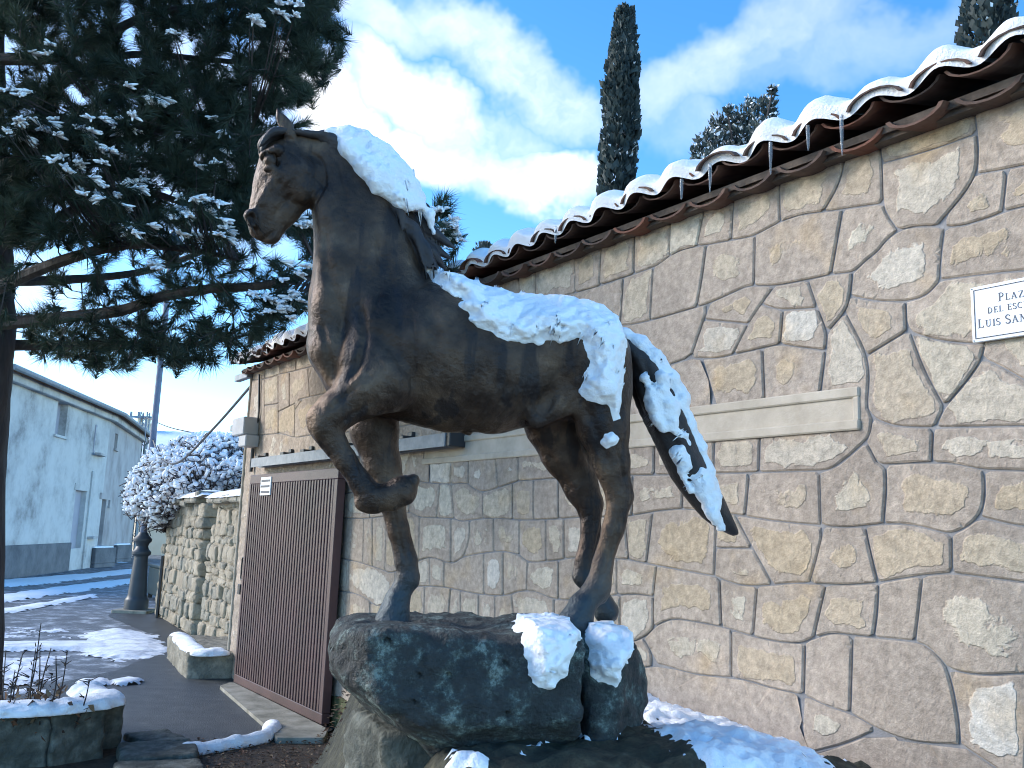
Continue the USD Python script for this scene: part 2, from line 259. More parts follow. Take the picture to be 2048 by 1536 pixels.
GREYROCK = mat('grey_rock', [(0.3, (0.025, 0.028, 0.022)), (0.5, (0.07, 0.074, 0.06)), (0.66, (0.15, 0.155, 0.13))], 8, detail=9, bump=0.9, bscale=22, bdist=0.025)
# ------------------------------------------------------------------ the stone building: its own axes, x along the wall (towards the near end), y into the wall, z up
_d = ray(-245, 1017); _d[2] = 0; WE = -unit(_d); WY = np.cross([0, 0, 1], WE)
_g = at_z(645, 1460, 0.0)
WO = _g + WY * 0.12; WO = WO - WE * np.dot(WO, WE); WO[2] = 0
WM = frame(WO, WE, WY)
def wl(P): return (np.asarray(P, float) - WO) @ np.stack([WE, WY, [0, 0, 1]], 1)
def W(px, py, y=0.0):
    p = wl(at_plane(px, py, WO + WY * y, WY)); return np.array([p[0], p[2]])
UL, UR = W(497, 850)[0], W(2330, 800)[0]
ZTOP = float(np.mean([W(x, y, -0.09)[1] for x, y in ((1500, 385), (1250, 478), (1700, 300))])) + 0.03
COURSES = [
    [(560, 748), (626, 732), (1152, 585), (1199, 570), (1249, 554), (1310, 532), (1340, 511), (1369, 498), (1393, 493), (1459, 481), (1506, 471), (1557, 445), (1600, 430), (1658, 422), (1766, 406)],
    [(590, 820), (604, 801), (626, 792), (1150, 672), (1248, 652), (1299, 641), (1396, 613), (1420, 605), (1467, 584), (1498, 572), (1549, 571), (1615, 559), (1662, 549), (1705, 543), (1728, 523), (1756, 500), (1775, 477), (1807, 457), (1857, 452), (1912, 453), (1971, 437), (2010, 422), (2048, 412), (2130, 392), (2340, 335)],
    [(495, 868), (525, 870), (560, 867), (589, 875), (615, 871), (660, 868), (793, 852), (815, 850), (1270, 755), (1326, 734), (1377, 717), (1428, 717), (1467, 709), (1521, 697), (1560, 689), (1600, 695), (1652, 701)],
    [(495, 760), (530, 758), (560, 748)],
    [(640, 978), (672, 986), (700, 986), (780, 972), (831, 963), (858, 966), (902, 968), (932, 967), (950, 979), (968, 983), (998, 975), (1034, 963), (1064, 960), (1113, 957), (1180, 953), (1248, 951), (1365, 949), (1428, 947), (1517, 945), (1600, 942), (1666, 936), (1732, 880)],
    [(640, 1038), (668, 1036), (726, 1037), (774, 1032), (818, 1025), (840, 1034), (902, 1037), (924, 1042), (981, 1036), (1042, 1040), (1117, 1038), (1166, 1034), (1248, 1033), (1307, 1023), (1365, 1018), (1404, 1021), (1467, 1029), (1502, 1035), (1572, 1045), (1639, 1051), (1693, 1055), (1768, 1048), (1814, 1049), (1850, 1056), (1896, 1067), (1925, 1058), (1947, 1043), (1963, 1020), (1969, 985), (1967, 941)],
    [(640, 1112), (664, 1114), (708, 1122), (756, 1137), (783, 1145), (820, 1130), (858, 1115), (902, 1126), (924, 1115), (954, 1108), (1003, 1103), (1034, 1109), (1060, 1124), (1117, 1120), (1148, 1115), (1200, 1116), (1248, 1118), (1291, 1127), (1365, 1141), (1428, 1153), (1463, 1166), (1498, 1172), (1545, 1170), (1588, 1166), (1639, 1168), (1689, 1170), (1756, 1165), (1814, 1155), (1889, 1147), (1932, 1150), (2048, 1165), (2130, 1172), (2340, 1190)],
    [(640, 1180), (690, 1183), (726, 1194), (756, 1212), (790, 1195), (814, 1175), (866, 1173), (902, 1177), (954, 1188), (1007, 1191), (1038, 1183), (1069, 1183), (1104, 1197), (1139, 1200), (1190, 1195), (1236, 1190), (1280, 1189), (1307, 1194)],
    [(640, 1262), (760, 1262), (900, 1268), (1100, 1280), (1240, 1286), (1285, 1275), (1299, 1264), (1314, 1250), (1342, 1239), (1373, 1241), (1443, 1254), (1502, 1272), (1560, 1284), (1600, 1286), (1623, 1278), (1662, 1267), (1697, 1270), (1756, 1276), (1830, 1284), (1861, 1299), (1880, 1318), (1893, 1336), (1908, 1393), (1917, 1450), (1919, 1490)],
    [(640, 1350), (900, 1352), (1150, 1348), (1295, 1334), (1326, 1331), (1385, 1348), (1463, 1356), (1498, 1362), (1545, 1377), (1607, 1391), (1650, 1411), (1705, 1430), (1756, 1459), (1807, 1479), (1857, 1488), (1916, 1491), (1951, 1510), (1990, 1536), (2060, 1580), (2200, 1640), (2340, 1700)],
    [(1893, 1336), (1928, 1346), (1978, 1350), (2048, 1347), (2130, 1345), (2340, 1340)],
    [(1881, 560), (1960, 549), (2048, 541), (2130, 534), (2340, 515)],
    [(1951, 348), (2000, 340), (2048, 330), (2130, 312), (2340, 262)],
    [(1963, 1035), (2010, 1047), (2048, 1053), (2130, 1062), (2340, 1090)],
    [(1732, 884), (1745, 907), (1760, 928), (1814, 926), (1861, 925), (1912, 928), (1963, 939), (2048, 941), (2130, 944), (2340, 950)],
    [(1689, 622), (1709, 660), (1725, 691), (1734, 723), (1737, 754), (1734, 812), (1742, 828), (1756, 840), (1795, 852), (1865, 855), (1951, 854), (2048, 852), (2130, 850), (2340, 845)],
    [(1971, 719), (2010, 738), (2048, 760), (2130, 795), (2340, 850)], [(1764, 326), (1857, 301), (1954, 266)], [(1525, 609), (1560, 619), (1632, 616)], [(1408, 639), (1496, 648)],
    [(1699, 592), (1756, 602), (1810, 602), (1850, 590), (1880, 560)], [(1600, 693), (1651, 702)], [(1504, 1097), (1430, 1096)], [(530, 811), (557, 807)], [(557, 823), (582, 811), (590, 806)]]
JOINTS = [
    [(1755, 275), (1760, 301), (1764, 344), (1766, 406), (1776, 432), (1796, 462)], [(1279, 646), (1297, 692)], [(1421, 603), (1408, 637), (1380, 718)], [(1551, 568), (1521, 609), (1496, 648), (1464, 712)],
    [(1614, 556), (1633, 611), (1650, 656), (1652, 684), (1641, 778)], [(1566, 619), (1560, 692)], [(1705, 540), (1699, 592), (1689, 622), (1652, 666)], [(1889, 448), (1881, 510), (1878, 566)],
    [(1879, 558), (1910, 578), (1941, 606), (1952, 625)], [(1810, 600), (1813, 662)], [(1816, 660), (1731, 712)], [(1814, 661), (1857, 676), (1904, 684), (1960, 688), (2000, 690)], [(1820, 664), (1850, 742), (1890, 817)],
    [(1969, 685), (1959, 723), (1932, 762), (1889, 814), (1868, 858)], [(1403, 712), (1429, 800)], [(1525, 694), (1529, 790)], [(1866, 852), (1863, 928)], [(1666, 936), (1732, 881), (1745, 828)], [(1769, 926), (1772, 969), (1766, 1052)],
    [(1945, 1040), (1965, 1037)], [(1266, 949), (1264, 1036)], [(1368, 945), (1363, 1022)], [(1498, 943), (1489, 1038)], [(1639, 938), (1639, 975), (1642, 1055)], [(1309, 885), (1308, 953)], [(1428, 878), (1426, 951)], [(1519, 875), (1517, 949)],
    [(1249, 1030), (1257, 1122)], [(1305, 1021), (1292, 1130)], [(1433, 1020), (1428, 1157)], [(1467, 1026), (1504, 1096), (1548, 1174)], [(1648, 1049), (1639, 1092), (1617, 1171)], [(1729, 1048), (1740, 1104), (1757, 1169)], [(1903, 1064), (1904, 1150)],
    [(1314, 1128), (1307, 1194), (1307, 1254)], [(1439, 1152), (1443, 1258)], [(1515, 1168), (1506, 1276)], [(1653, 1164), (1639, 1225), (1626, 1282)], [(1756, 1161), (1754, 1217), (1746, 1278)], [(1845, 1150), (1838, 1217), (1829, 1288)],
    [(1463, 1253), (1463, 1360)], [(1610, 1280), (1607, 1395)], [(1705, 1268), (1700, 1432)], [(1284, 1272), (1318, 1336)], [(1573, 1380), (1564, 1420), (1543, 1450), (1500, 1490)], [(1607, 1388), (1604, 1466), (1619, 1508), (1640, 1560), (1680, 1900)], [(1619, 1507), (1690, 1488), (1760, 1458)], [(1805, 1474), (1824, 1540), (1840, 1600), (1880, 1900)],
    [(1369, 1340), (1369, 1420)], [(1455, 1350), (1464, 1440)], [(1303, 1330), (1303, 1420)], [(2046, 1270), (2036, 1352)],
    [(1269, 430), (1267, 552)], [(1341, 430), (1338, 516)], [(1412, 400), (1392, 498)], [(1467, 385), (1462, 484)], [(1557, 330), (1560, 449)], [(1693, 290), (1678, 363), (1643, 428)], [(1947, 215), (1949, 234), (1955, 297), (1951, 344), (1924, 391), (1870, 455)], [(2014, 335), (2004, 428)],
    [(1307, 529), (1300, 645)], [(1413, 486), (1403, 560), (1392, 618)], [(1510, 465), (1508, 576)], [(1685, 416), (1661, 552)], [(1247, 550), (1239, 658)], [(1150, 500), (1150, 590)], [(1203, 480), (1199, 574)], [(1070, 530), (1070, 612)], [(1038, 540), (1038, 622)],
    [(860, 915), (860, 970)], [(902, 915), (902, 972)], [(937, 910), (937, 972)], [(990, 905), (997, 980)], [(1037, 905), (1036, 967)], [(880, 963), (873, 1040)], [(902, 963), (908, 1042)], [(966, 980), (966, 1042)], [(1025, 964), (1025, 1044)], [(1067, 955), (1067, 1044)], [(1117, 950), (1117, 1042)], [(1172, 945), (1172, 1040)],
    [(728, 1032), (726, 1128)], [(745, 1032), (745, 1136)], [(774, 1026), (770, 1146)], [(902, 1032), (902, 1130)], [(939, 1038), (937, 1080), (923, 1120)], [(987, 1032), (987, 1110)], [(1038, 1036), (1038, 1115)], [(1092, 1034), (1092, 1128)], [(1128, 1032), (1128, 1124)], [(1190, 1030), (1190, 1120)], [(840, 1030), (838, 1126)],
    [(677, 1110), (677, 1186)], [(697, 1115), (697, 1190)], [(790, 1140), (790, 1200)], [(860, 1111), (860, 1178)], [(888, 1118), (888, 1180)], [(968, 1103), (968, 1194)], [(1006, 1100), (1006, 1195)], [(1055, 1120), (1053, 1187)], [(1117, 1116), (1117, 1204)], [(1170, 1112), (1170, 1200)], [(1234, 1113), (1234, 1196)],
    [(700, 1180), (698, 1268)], [(740, 1195), (742, 1268)], [(850, 1170), (848, 1270)], [(902, 1172), (893, 1274)], [(921, 1174), (921, 1274)], [(957, 1184), (957, 1276)], [(990, 1186), (990, 1276)], [(1023, 1182), (1031, 1280)], [(1108, 1192), (1108, 1286)], [(1170, 1194), (1170, 1288)], [(1240, 1186), (1240, 1292)],
    [(720, 1258), (718, 1356)], [(820, 1262), (820, 1356)], [(690, 1345), (688, 1480)], [(770, 1345), (770, 1480)], [(860, 1345), (860, 1480)], [(960, 1345), (960, 1480)], [(930, 1262), (930, 1356)], [(1040, 1270), (1040, 1356)], [(1140, 1276), (1140, 1356)], [(1080, 1342), (1080, 1460)], [(1200, 1340), (1200, 1450)],
    [(559, 700), (559, 754)], [(593, 690), (592, 744)], [(626, 660), (626, 736)], [(557, 744), (557, 873)], [(579, 740), (579, 818)], [(615, 730), (620, 798)], [(529, 755), (529, 874)], [(590, 806), (589, 880)], [(544, 862), (543, 930)], [(577, 865), (577, 930)], [(626, 862), (626, 910)], [(508, 855), (508, 940)], [(530, 700), (530, 764)],
    [(808, 846), (808, 890)], [(831, 858), (880, 838)], [(660, 780), (660, 872)], [(720, 770), (720, 866)], [(770, 760), (770, 860)], [(801, 880), (801, 975)], [(834, 880), (834, 970)], [(760, 885), (760, 982)], [(718, 890), (718, 990)], [(693, 980), (693, 1042)], [(820, 960), (818, 1032)], [(740, 975), (740, 1040)],
    [(2080, 200), (2078, 330)], [(2110, 312), (2112, 400)], [(2160, 390), (2165, 540)], [(2110, 790), (2110, 852)], [(2120, 850), (2118, 950)], [(2090, 940), (2090, 1062)], [(2130, 1055), (2130, 1180)], [(2080, 1165), (2080, 1350)], [(2160, 1340), (2150, 1640)], [(2060, 1340), (2050, 1580)], [(2180, 1180), (2175, 1350)], [(2150, 530), (2150, 800)], [(2060, 412), (2060, 546)], [(2240, 380), (2240, 1690)], [(2100, 690), (2000, 690)]]
LINTEL = [W(850, 885), W(1715, 777), W(1715, 858), W(850, 926)]     # the long moulded band
LZ0, LZ1, LU0, LU1 = (LINTEL[2][1] + LINTEL[3][1]) / 2, (LINTEL[0][1] + LINTEL[1][1]) / 2, LINTEL[0][0], LINTEL[1][0]
_pp = [(wl(at_plane(x, y, WO - WY * 0.12, WY))[[0, 2]]) for x, y in ((500, 950), (672, 936), (645, 1460), (465, 1370))]
GU0, GU1, GZ1 = (_pp[0][0] + _pp[3][0]) / 2, (_pp[1][0] + _pp[2][0]) / 2, (_pp[0][1] + _pp[1][1]) / 2
print('wall', UL, UR, ZTOP, 'gate', GU0, GU1, GZ1, [p.round(2) for p in _pp], 'lintel', LU0, LU1, LZ0, LZ1, [p.round(2) for p in LINTEL])
shed = thing('stone_building', 'long stone faced building with a snowy tiled eave behind the horse statue', 'building', M=WM)
core = obj('wall', cat_([box(UL, UR, 0.008, 0.45, -0.3, ZTOP + 0.06), box(UL, UL + 0.35, 0.45, 5.0, -0.3, ZTOP + 0.02), box(UR - 0.4, UR, 0.45, 5.0, -0.3, ZTOP + 0.02), box(UL, UR, 4.6, 5.0, -0.3, ZTOP + 1.1)]), MORTAR, shed)
def build_stones():
    lines = []
    def ext(q, c, e): return sg.LineString(np.vstack([q[0] + e * unit(q[0] - q[1]), c, q[-1] + e * unit(q[-1] - q[-2])]))
    for c in COURSES: q = np.array([W(*p) for p in c]); lines.append(ext(q, catmull(q, 4), 0.045))
    for c in JOINTS:
        q = np.array([W(*p) for p in c])
        lines.append(ext(q, catmull(q, 4) if len(q) > 2 else q, 0.055))
    area = sg.box(UL, -0.25, UR, ZTOP + 0.02)
    hole = sg.box(GU0 - 0.3, -1, W(660, 1200)[0], GZ1 - 0.02).union(sg.box(LU0, LZ0, LU1, LZ1))
    net = so.unary_union(lines + [area.exterior, hole.boundary])
    cells = []
    for c in so.polygonize(net):
        if not area.buffer(0.01).contains(c.representative_point()): continue
        c = c.difference(hole)
        cells += [g for g in getattr(c, 'geoms', [c]) if g.geom_type == 'Polygon' and g.area > 0.0012]
    r = np.random.default_rng(3); n = 0
    cells.sort(key=lambda g: (-g.centroid.x))
    for c in cells:
        c = c.buffer(-0.0042, join_style=1).buffer(-0.006).buffer(0.006)
        for g in getattr(c, 'geoms', [c]):
            if g.is_empty or g.area < 0.0008: continue
            stone(g, r); n += 1
    return n
def stone(g, r):
    L = g.exterior.length; nb = int(np.clip(L / 0.026, 12, 110))
    ring = np.array([g.exterior.interpolate(i / nb, normalized=True).coords[0] for i in range(nb)])
    inn = g.buffer(-0.006); ring2 = []
    if not inn.is_empty and inn.geom_type == 'Polygon':
        ring2 = np.array([inn.exterior.interpolate(i / nb, normalized=True).coords[0] for i in range(nb)])
    step = max(0.05, math.sqrt(g.area) / 5.0); x0, y0, x1, y1 = g.bounds
    gx, gy = np.meshgrid(np.arange(x0, x1, step), np.arange(y0, y1, step)); q = np.stack([gx.ravel(), gy.ravel()], 1) + r.uniform(-0.3, 0.3, (gx.size, 2)) * step
    keep = shapely.contains_xy(g.buffer(-0.022), q[:, 0], q[:, 1]) if g.area > 0.004 else np.zeros(len(q), bool)
    P = np.vstack([x for x in (ring, ring2, q[keep]) if len(x)])
    tri = spatial.Delaunay(P).simplices; cen = P[tri].mean(1); tri = tri[shapely.contains_xy(g.buffer(0.0015), cen[:, 0], cen[:, 1])]
    a, b, c = P[tri[:, 0]], P[tri[:, 1]], P[tri[:, 2]]; cr = (b[:, 0] - a[:, 0]) * (c[:, 1] - a[:, 1]) - (b[:, 1] - a[:, 1]) * (c[:, 0] - a[:, 0])
    tri = tri[abs(cr) > 1e-9]; cr = cr[abs(cr) > 1e-9]; tri[cr < 0] = tri[cr < 0][:, ::-1]
    dist = shapely.distance(shapely.points(P), g.exterior)
    h = -0.003 + 0.007 * (1 - sstep(dist, 0, 0.006)) - 0.012 * fb(np.c_[P, np.zeros(len(P))], 7) * sstep(dist, 0.01, 0.06) + r.uniform(-0.003, 0.002)
    V = np.c_[P[:, 0], h, P[:, 1]]; k = len(V)
    V = np.vstack([V, np.c_[ring[:, 0], np.full(nb, 0.022), ring[:, 1]]]); S = []
    for i in range(nb): j = (i + 1) % nb; S += [[i, k + i, k + j], [i, k + j, j]]
    F = np.vstack([tri, np.array(S)])
    t1, t2 = r.uniform(), r.normal(0, 0.13)
    obj('stone', trimesh.Trimesh(V, F, process=False), STONE, core, prim={'core': np.r_[dist / max(dist.max(), 1e-4), np.zeros(nb)], 'tone': np.full(k + nb, t1), 'tone_two': np.full(k + nb, t2)}, smooth=False)
NSTONE = build_stones(); print('stones', NSTONE)
# moulded band
_um = (LU0 + LU1) / 2; _t = (LZ1 - LZ0)
obj('lintel', cat_([box(LU0, LU1, 0.0, 0.03, LZ0 + 0.22 * _t, LZ1 - 0.2 * _t), box(LU0 - 0.01, LU1 + 0.012, -0.012, 0.026, LZ1 - 0.2 * _t, LZ1 + 0.012, 0.006), box(LU0 - 0.01, LU1 + 0.012, -0.016, 0.027, LZ0 - 0.008, LZ0 + 0.22 * _t, 0.006), box(LU1 - 0.02, LU1 + 0.011, -0.010, 0.025, LZ0 + 0.2 * _t, LZ1 - 0.18 * _t, 0.005)]), PLASTER, shed, label='long pale moulded band with a sunken panel')
# end of the wall: pale quoin strip seen edge on
obj('wall_end', box(UL - 0.03, UL - 0.001, -0.02, 0.44, -0.05, ZTOP + 0.0, 0.008), PLASTER, shed)
# ---- tiled eave
TP = 0.275                                             # tile spacing
def half_pipe(r0, r1, length, th, n=9, up=True):
    a = np.linspace(0.06 * np.pi, 0.94 * np.pi, n); V = []
    for y, r in ((0, r0), (length, r1)):
        for rr in (r, r - th): V += [[rr * math.cos(q), y, rr * math.sin(q) * 0.48] for q in a]
    F = []; o = lambda s, l: (s * 2 + l) * n
    for i in range(n - 1):
        F += [[o(0, 0) + i, o(1, 0) + i, o(1, 0) + i + 1, o(0, 0) + i + 1], [o(0, 1) + i, o(0, 1) + i + 1, o(1, 1) + i + 1, o(1, 1) + i], [o(0, 0) + i, o(0, 0) + i + 1, o(0, 1) + i + 1, o(0, 1) + i], [o(1, 0) + i, o(1, 1) + i, o(1, 1) + i + 1, o(1, 0) + i + 1]]
    for i in (0, n - 1): F += [[o(0, 0) + i, o(0, 1) + i, o(1, 1) + i, o(1, 0) + i]]
    V, F = np.array(V), np.array(F)
    F = np.vstack([F[:, [0, 1, 2]], F[:, [0, 2, 3]]])
    if not up: V[:, 2] *= -1; F = F[:, ::-1]
    m = trimesh.Trimesh(V, F, process=False); m.fix_normals(); return m
PITCH = math.radians(16); EAVE_Y = -0.19
EAVE_Z = float(np.mean([W(x, y, EAVE_Y)[1] for x, y in ((1000, 512), (1200, 440), (1490, 322), (1600, 268), (1890, 132))])) - 0.035
CORN_Z = float(np.mean([W(x, y, -0.09)[1] for x, y in ((1500, 385), (1250, 478), (1700, 300))])); print('eave', EAVE_Z, 'cornice', CORN_Z, [W(x, y, EAVE_Y)[1] for x, y in ((1000, 512), (1200, 440), (1490, 322), (1600, 268), (1890, 132))])
roof = obj('roof', cat_([move(box(UL - 0.1, UR, 0.0, 5.4, -0.03, 0.0), trimesh.transformations.rotation_matrix(PITCH, (1, 0, 0)) @ np.eye(4)).apply_translation((0, EAVE_Y + 0.1, EAVE_Z - 0.015)), box(UL - 0.02, UR, -0.06, 0.2, CORN_Z + 0.022, EAVE_Z - 0.0)]), tilem('roof_mortar', (0.05, 0.04, 0.034), (0.09, 0.068, 0.054), (0.15, 0.115, 0.09)), shed)
RX = trimesh.transformations.rotation_matrix
NT = int((UR - UL) / TP) + 2
rt = np.random.default_rng(5); TILEPOS = []
for i in range(NT):
    u = UL - 0.12 + TP * i
    jy, jz, ja = rt.uniform(-0.02, 0.02), rt.uniform(-0.008, 0.008), rt.uniform(-0.04, 0.04)
    TILEPOS.append((u, jy, jz))
    for kind in ('channel', 'cover'):
        up = kind == 'cover'
        m = half_pipe(0.125 if up else 0.13, 0.108 if up else 0.145, 0.46, 0.013, up=up)
        m.apply_transform(RX(ja, (0, 0, 1)) @ RX(0.03 * rt.normal(), (0, 1, 0))); m.apply_transform(RX(PITCH, (1, 0, 0)))
        m.apply_translation((u if up else u + TP / 2, EAVE_Y + jy + (0 if up else 0.02 + rt.uniform(-0.01, 0.01)), EAVE_Z + jz + (0.035 if up else 0.075)))
        obj('roof_tile', m, TILES[rt.choice(3, p=[.4, .35, .25])], roof)
    m = half_pipe(0.128, 0.128, 0.3, 0.02, up=False); m.apply_transform(RX(rt.uniform(-.05, .05), (0, 0, 1)) @ RX(math.radians(4), (1, 0, 0)))
    m.apply_translation((u + TP * 0.45, -0.115 + rt.uniform(-0.015, 0.015), CORN_Z + 0.068 + rt.uniform(-0.006, 0.006)))
    obj('cornice_tile', m, TILES[rt.choice(3, p=[.3, .35, .35])], roof)
# snow lying along the eave: follows the tiles, slumping over their ends
def eave_snow():
    us = np.arange(UL - 0.2, UR - 0.02, 0.02); vs = np.concatenate([np.linspace(0, 0.12, 9), np.linspace(0.16, 0.6, 10), np.linspace(0.8, 5.3, 12)])
    U, Vv = np.meshgrid(us, vs, indexing='ij'); ph = (U - (UL - 0.12)) / TP
    wave = 0.5 + 0.5 * np.cos(2 * np.pi * ph); idx = np.clip(np.round(ph).astype(int), 0, NT - 1)
    r = np.random.default_rng(11); lump = r.uniform(0.55, 1.25, NT + 2); off = r.uniform(0.0, 0.05, NT + 2) + (r.uniform(size=NT + 2) < 0.12) * 0.05
    lum = ndimage.map_coordinates(ndimage.gaussian_filter1d(lump, 0.35), [np.clip(ph, 0, NT)], order=1); of = ndimage.map_coordinates(off, [np.clip(ph, 0, NT)], order=1)
    base = 0.052 + 0.042 * wave
    edge = np.sqrt(np.clip(Vv / 0.09, 0, 1)) ** 0.8
    nz = fb(np.stack([U, Vv, U * 0], -1), 9, 3)
    th = (0.026 + 0.042 * lum * (0.7 + 0.3 * wave) + 0.05 * nz * sstep(Vv, 0, 0.1)) * edge
    dn = Vv * math.cos(PITCH); y = EAVE_Y - 0.035 + of * 0.8 + 0.03 * (1 - wave) + 0.02 * fb(np.stack([U, Vv * 0, U * 0 + 3], -1), 7, 2) + dn - 0.03 * sstep(edge, 0, 0.6) * (1 - sstep(Vv, 0.05, 0.15))
    z = EAVE_Z + Vv * math.sin(PITCH) + 0.012 + base * 0.93 - 0.012 + th
    top = np.stack([U, y, z], -1); bot = np.stack([U, y + 0.004, z - th - 0.02], -1)
    nu, nv = U.shape
    g = np.arange(nu * nv).reshape(nu, nv); q = np.stack([g[:-1, :-1], g[1:, :-1], g[1:, 1:], g[:-1, 1:]], -1).reshape(-1, 4)
    V = np.vstack([top.reshape(-1, 3), bot.reshape(-1, 3)]); k = nu * nv
    side = np.stack([g[:-1, 0], g[:-1, 0] + k, g[1:, 0] + k, g[1:, 0]], -1)
    Q = np.vstack([q, side]); return trimesh.Trimesh(V, np.vstack([Q[:, [0, 1, 2]], Q[:, [0, 2, 3]]]), process=False)
obj('roof_snow', move(clean(eave_snow()), WM), SNOW, smooth=True, label='thick snow slumping over the tile ends along the stone building eave', cat='snow', kind='stuff')
# ------------------------------------------------------------------ ground, street, mound
def gsheet(xs, ys, f):
    X, Y = np.meshgrid(xs, ys, indexing='ij'); Z = f(X, Y); g = np.arange(X.size).reshape(X.shape)
    q = np.stack([g[:-1, :-1], g[1:, :-1], g[1:, 1:], g[:-1, 1:]], -1).reshape(-1, 4)
    return trimesh.Trimesh(np.stack([X, Y, Z], -1).reshape(-1, 3), np.vstack([q[:, [0, 1, 2]], q[:, [0, 2, 3]]]), process=False)
def mound_height(X, Y):
    """The bank of earth against the building under the statue."""
    p = np.stack([X - HO_[0], Y - HO_[1]], -1) @ np.stack([HF_[:2], HL_[:2]], 1)
    x, y = p[..., 0], p[..., 1]
    su = (1 - sstep(x, 0.06, 0.6)) * (1 - 0.3 * sstep(-x, 0.7, 2.2)) * (1 - sstep(y, 0.42, 1.35))
    return (0.9 + 0.11 * sstep(y, -0.5, 0.25)) * su - 0.02 + (0.06 * fb(np.stack([X, Y, X * 0], -1), 2.5, 4, 9) + 0.07 * fb(np.stack([X, Y, X * 0], -1), 9, 4, 19) + 0.03 * fb(np.stack([X, Y, X * 0], -1), 30, 2, 29)) * sstep(su, 0, 0.3)
HA_ = math.radians(10); HF_, HL_, HO_ = np.array([-math.cos(HA_), -math.sin(HA_), 0]), np.array([math.sin(HA_), -math.cos(HA_), 0]), at_depth(940, 1242, 3.1)
ASPHALT = mat('asphalt', [(0.32, (0.018, 0.022, 0.025)), (0.5, (0.036, 0.041, 0.045)), (0.62, (0.06, 0.066, 0.07)), (0.74, (0.12, 0.125, 0.13))], 6, detail=12, rgh=0.75, bump=0.9, bscale=90, bdist=0.012, rough=(0.3, 0.75))
FROST = mat('frosted_road', [(0.34, (0.055, 0.06, 0.07)), (0.5, (0.1, 0.108, 0.12)), (0.58, (0.26, 0.28, 0.31)), (0.68, (0.6, 0.63, 0.68))], 3.0, detail=10, rgh=0.72, bump=0.5, bscale=40, bdist=0.01, rough=(0.4, 0.75))
SOIL = mat('soil', [(0.3, (0.025, 0.017, 0.011)), (0.5, (0.06, 0.038, 0.022)), (0.66, (0.11, 0.07, 0.04)), (0.76, (0.16, 0.12, 0.07))], 18, detail=9, rgh=0.7, bump=1.0, bscale=40, bdist=0.02)
MOSSY = mat('mossy_earth', [(0.32, (0.010, 0.011, 0.006)), (0.5, (0.032, 0.032, 0.018)), (0.64, (0.075, 0.07, 0.04)), (0.78, (0.2, 0.19, 0.15))], 12, detail=9, rgh=0.7, bump=1.0, bscale=30, bdist=0.025)
CONC = mat('old_concrete', [(0.3, (0.14, 0.135, 0.105)), (0.5, (0.25, 0.235, 0.19)), (0.7, (0.34, 0.32, 0.27))], 6, detail=8, bump=0.6, bscale=35, bdist=0.01)
g = np.concatenate([-np.geomspace(1500, 30, 14), np.linspace(-28, 28, 57), np.geomspace(30, 1500, 14)])
obj('ground', gsheet(g, g, lambda X, Y: -0.012 + X * 0), SOIL, kind='structure', label='bare brown earth around the statue and planter', cat='ground')
def flat(name, poly, z, m, **k):
    p = sg.Polygon(poly).buffer(0); V, F = trimesh.creation.triangulate_polygon(p, engine='earcut')
    obj(name, trimesh.Trimesh(np.c_[V, np.full(len(V), z)], F, process=False), m, kind='structure', **k)
def G(*pts): return [at_z(x, y)[:2] for x, y in pts]
flat('street', [(-40, 5.0), (-3.4, 9.3), (-2.5, 30), (-3, 80), (-40, 80)], -0.004, FROST, label='grey frosted village street curving past the white house', cat='street')
flat('pavement', G((620, 1484), (545, 1466), (395, 1500), (150, 1490), (-200, 1480), (-200, 1400), (120, 1365), (235, 1340), (330, 1300), (300, 1268), (215, 1232), (235, 1218), (330, 1222), (470, 1300), (700, 1440)), 0.0, ASPHALT, label='dark wet asphalt apron in front of the sliding gate', cat='pavement')
xs = np.arange(-2.6, 4.6, 0.026); ys = np.arange(1.0, 6.4, 0.026)
obj('mound', clean(gsheet(xs, ys, mound_height)), MOSSY, smooth=True, kind='structure', label='earth mound banked against the stone wall under the statue', cat='mound')
